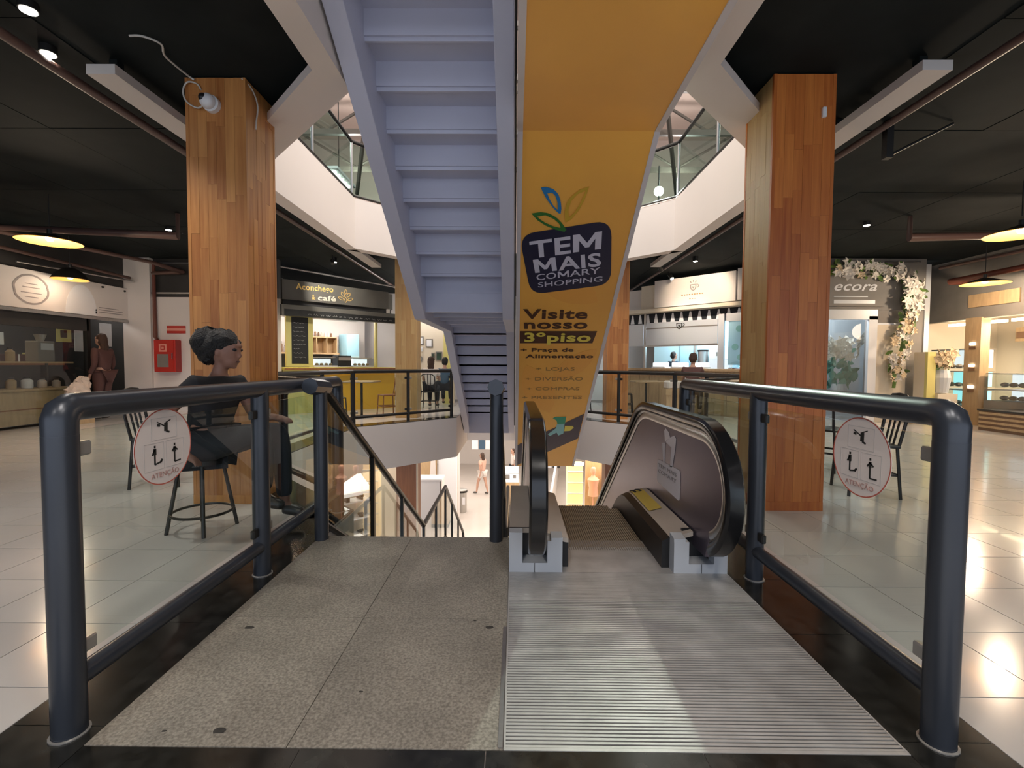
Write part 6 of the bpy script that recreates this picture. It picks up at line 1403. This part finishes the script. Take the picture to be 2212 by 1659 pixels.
t = thing('litter_bin', 'grey steel litter bin on the lower floor', 'bin'); MB().lathe([(0.17, 0), (0.18, 0.02), (0.18, 0.66), (0.2, 0.68), (0.2, 0.78), (0.15, 0.80)], (-1.84, 16.1, Z1), 20, True).build('body', 'foil', t, smooth=True); MB().lathe([(0.205, 0.70), (0.205, 0.76)], (-1.84, 16.1, Z1), 20).build('band', 'dark_metal', t); box('plate', 'paper_white', -1.8, -1.7, 15.91, 15.925, Z1+0.3, Z1+0.55, t)
Jp, kk = standing(-1.27, 18.3, Z1, 1.64, R(150), 0.22); person('person in a pale top and white shorts walking on the lower floor', Jp, 'skin_light', 'cloth_pink', 'cloth_white', 'hair_brown', HL, shorts=0.4, face_dir=fd(R(150)), k=kk, shoe_m='shoe_dark')
Jp, kk = standing(-0.05, 19.5, Z1, 1.6, R(200)); person('person in a white top standing far off on the lower floor', Jp, 'skin_light', 'cloth_white', 'cloth_navy', 'hair_brown', HS, face_dir=fd(R(200)), k=kk)
t = thing('kiosk_sign', 'white kiosk panel with dark drawings below, beside the escalator', 'sign'); box('panel', 'case_white', -0.35, 0.12, 14.5, 14.55, -2.55, -2.05, t); box('mark', 'wall_grey', -0.28, -0.15, 14.49, 14.5, -2.45, -2.3, t); box('mark', 'wall_grey', -0.05, 0.05, 14.49, 14.5, -2.42, -2.32, t); box('rail', 'wall_grey', -0.35, 0.12, 14.49, 14.5, -2.28, -2.26, t)
t = thing('kiosk', 'brown kiosk body under the drawn panel below', 'kiosk'); box('body', 'wood_light', -0.38, 0.15, 14.5, 15.0, Z1, -2.56, t); box('plinth', 'wall_dark', -0.38, 0.15, 14.48, 15.0, Z1, Z1+0.1, t)
for k, (x, mm, lab) in enumerate(((-1.75, 'paper_white', 'white'), (-1.45, 'cloth_blue', 'grey blue'), (-1.15, 'paper_white', 'second white'))):
    t = thing('hanging_cloth', '%s garment hanging in the far lower shop' % lab, 'garment', 'garments in the far lower shop'); MB().plate([(x-0.12, 20.5, -1.3), (x+0.12, 20.5, -1.3), (x+0.14, 20.5, -2.6), (x-0.14, 20.5, -2.6)], (0, -1, 0), 0.05).build('cloth', mm, t); MB().cyl((x, 20.47, -1.3), (x, 20.47, -1.1), 0.008, 6).build('hook', 'dark_metal', t)
t = thing('yellow_display', 'tall yellow lit display stand on the lower floor, right', 'display'); box('body', 'case_amber', 1.55, 2.0, 13.6, 13.9, Z1, -1.75, t)
MB().box(1.53, 2.02, 13.58, 13.6, -1.80, -1.72).build('top', 'tube_warm', t)
for k in range(6): box('shelf', 'sign_cream', 1.55, 2.0, 13.5, 13.6, -3.6+k*0.32, -3.57+k*0.32, t)
t = thing('brown_shop_front', 'warm shop window with mannequin shapes on the lower floor, right', 'shop window'); box('back', 'wood_light', 2.2, 4.2, 14.4, 14.5, Z1, -1.0, t); box('lamp', 'tube_warm', 2.3, 4.1, 14.2, 14.35, -1.12, -1.06, t)
point('lower_shop_lamp', (2.9, 13.9, -1.4), 40, WARM, 0.15)
for k, (x, lab) in enumerate(((2.4, 'left'), (2.85, 'right'))):
    t = thing('mannequin', '%s cream dressed mannequin in the warm lower shop' % lab, 'mannequin', 'mannequins in the warm shop')
    MB().lathe([(0.02, 0), (0.02, 0.8), (0.16, 0.85), (0.13, 1.1), (0.18, 1.35), (0.06, 1.45), (0.05, 1.5), (0.09, 1.58), (0.08, 1.7), (0.02, 1.74)], (x, 14.15, Z1+0.3), 16).build('torso', 'cloth_pink', t, smooth=True); MB().cyl((x, 14.15, Z1), (x, 14.15, Z1+0.3), 0.2, 16).build('base', 'wall_dark', t)
for k in range(3):
    t = thing('wall_display', ['red', 'pale', 'dark'][k]+' goods panel in the far lower shop on the right', 'panel', 'goods panels on the right below'); box('panel', ['cloth_maroon', 'newel_paint', 'wall_dark'][k], 0.9+k*0.35, 1.2+k*0.35, 19.5, 19.55, -3.2, -1.8, t); box('strip', 'paper_white', 0.9+k*0.35, 1.2+k*0.35, 19.48, 19.5, -2.4, -2.34, t)
struct(MB().prism([(1.05, 14.2), (1.12, 14.2), (2.1, 22.0), (2.0, 22.0)], Z1, -3.0).build('trim_88', 'paper_white'), 'white low divider on the lower floor')
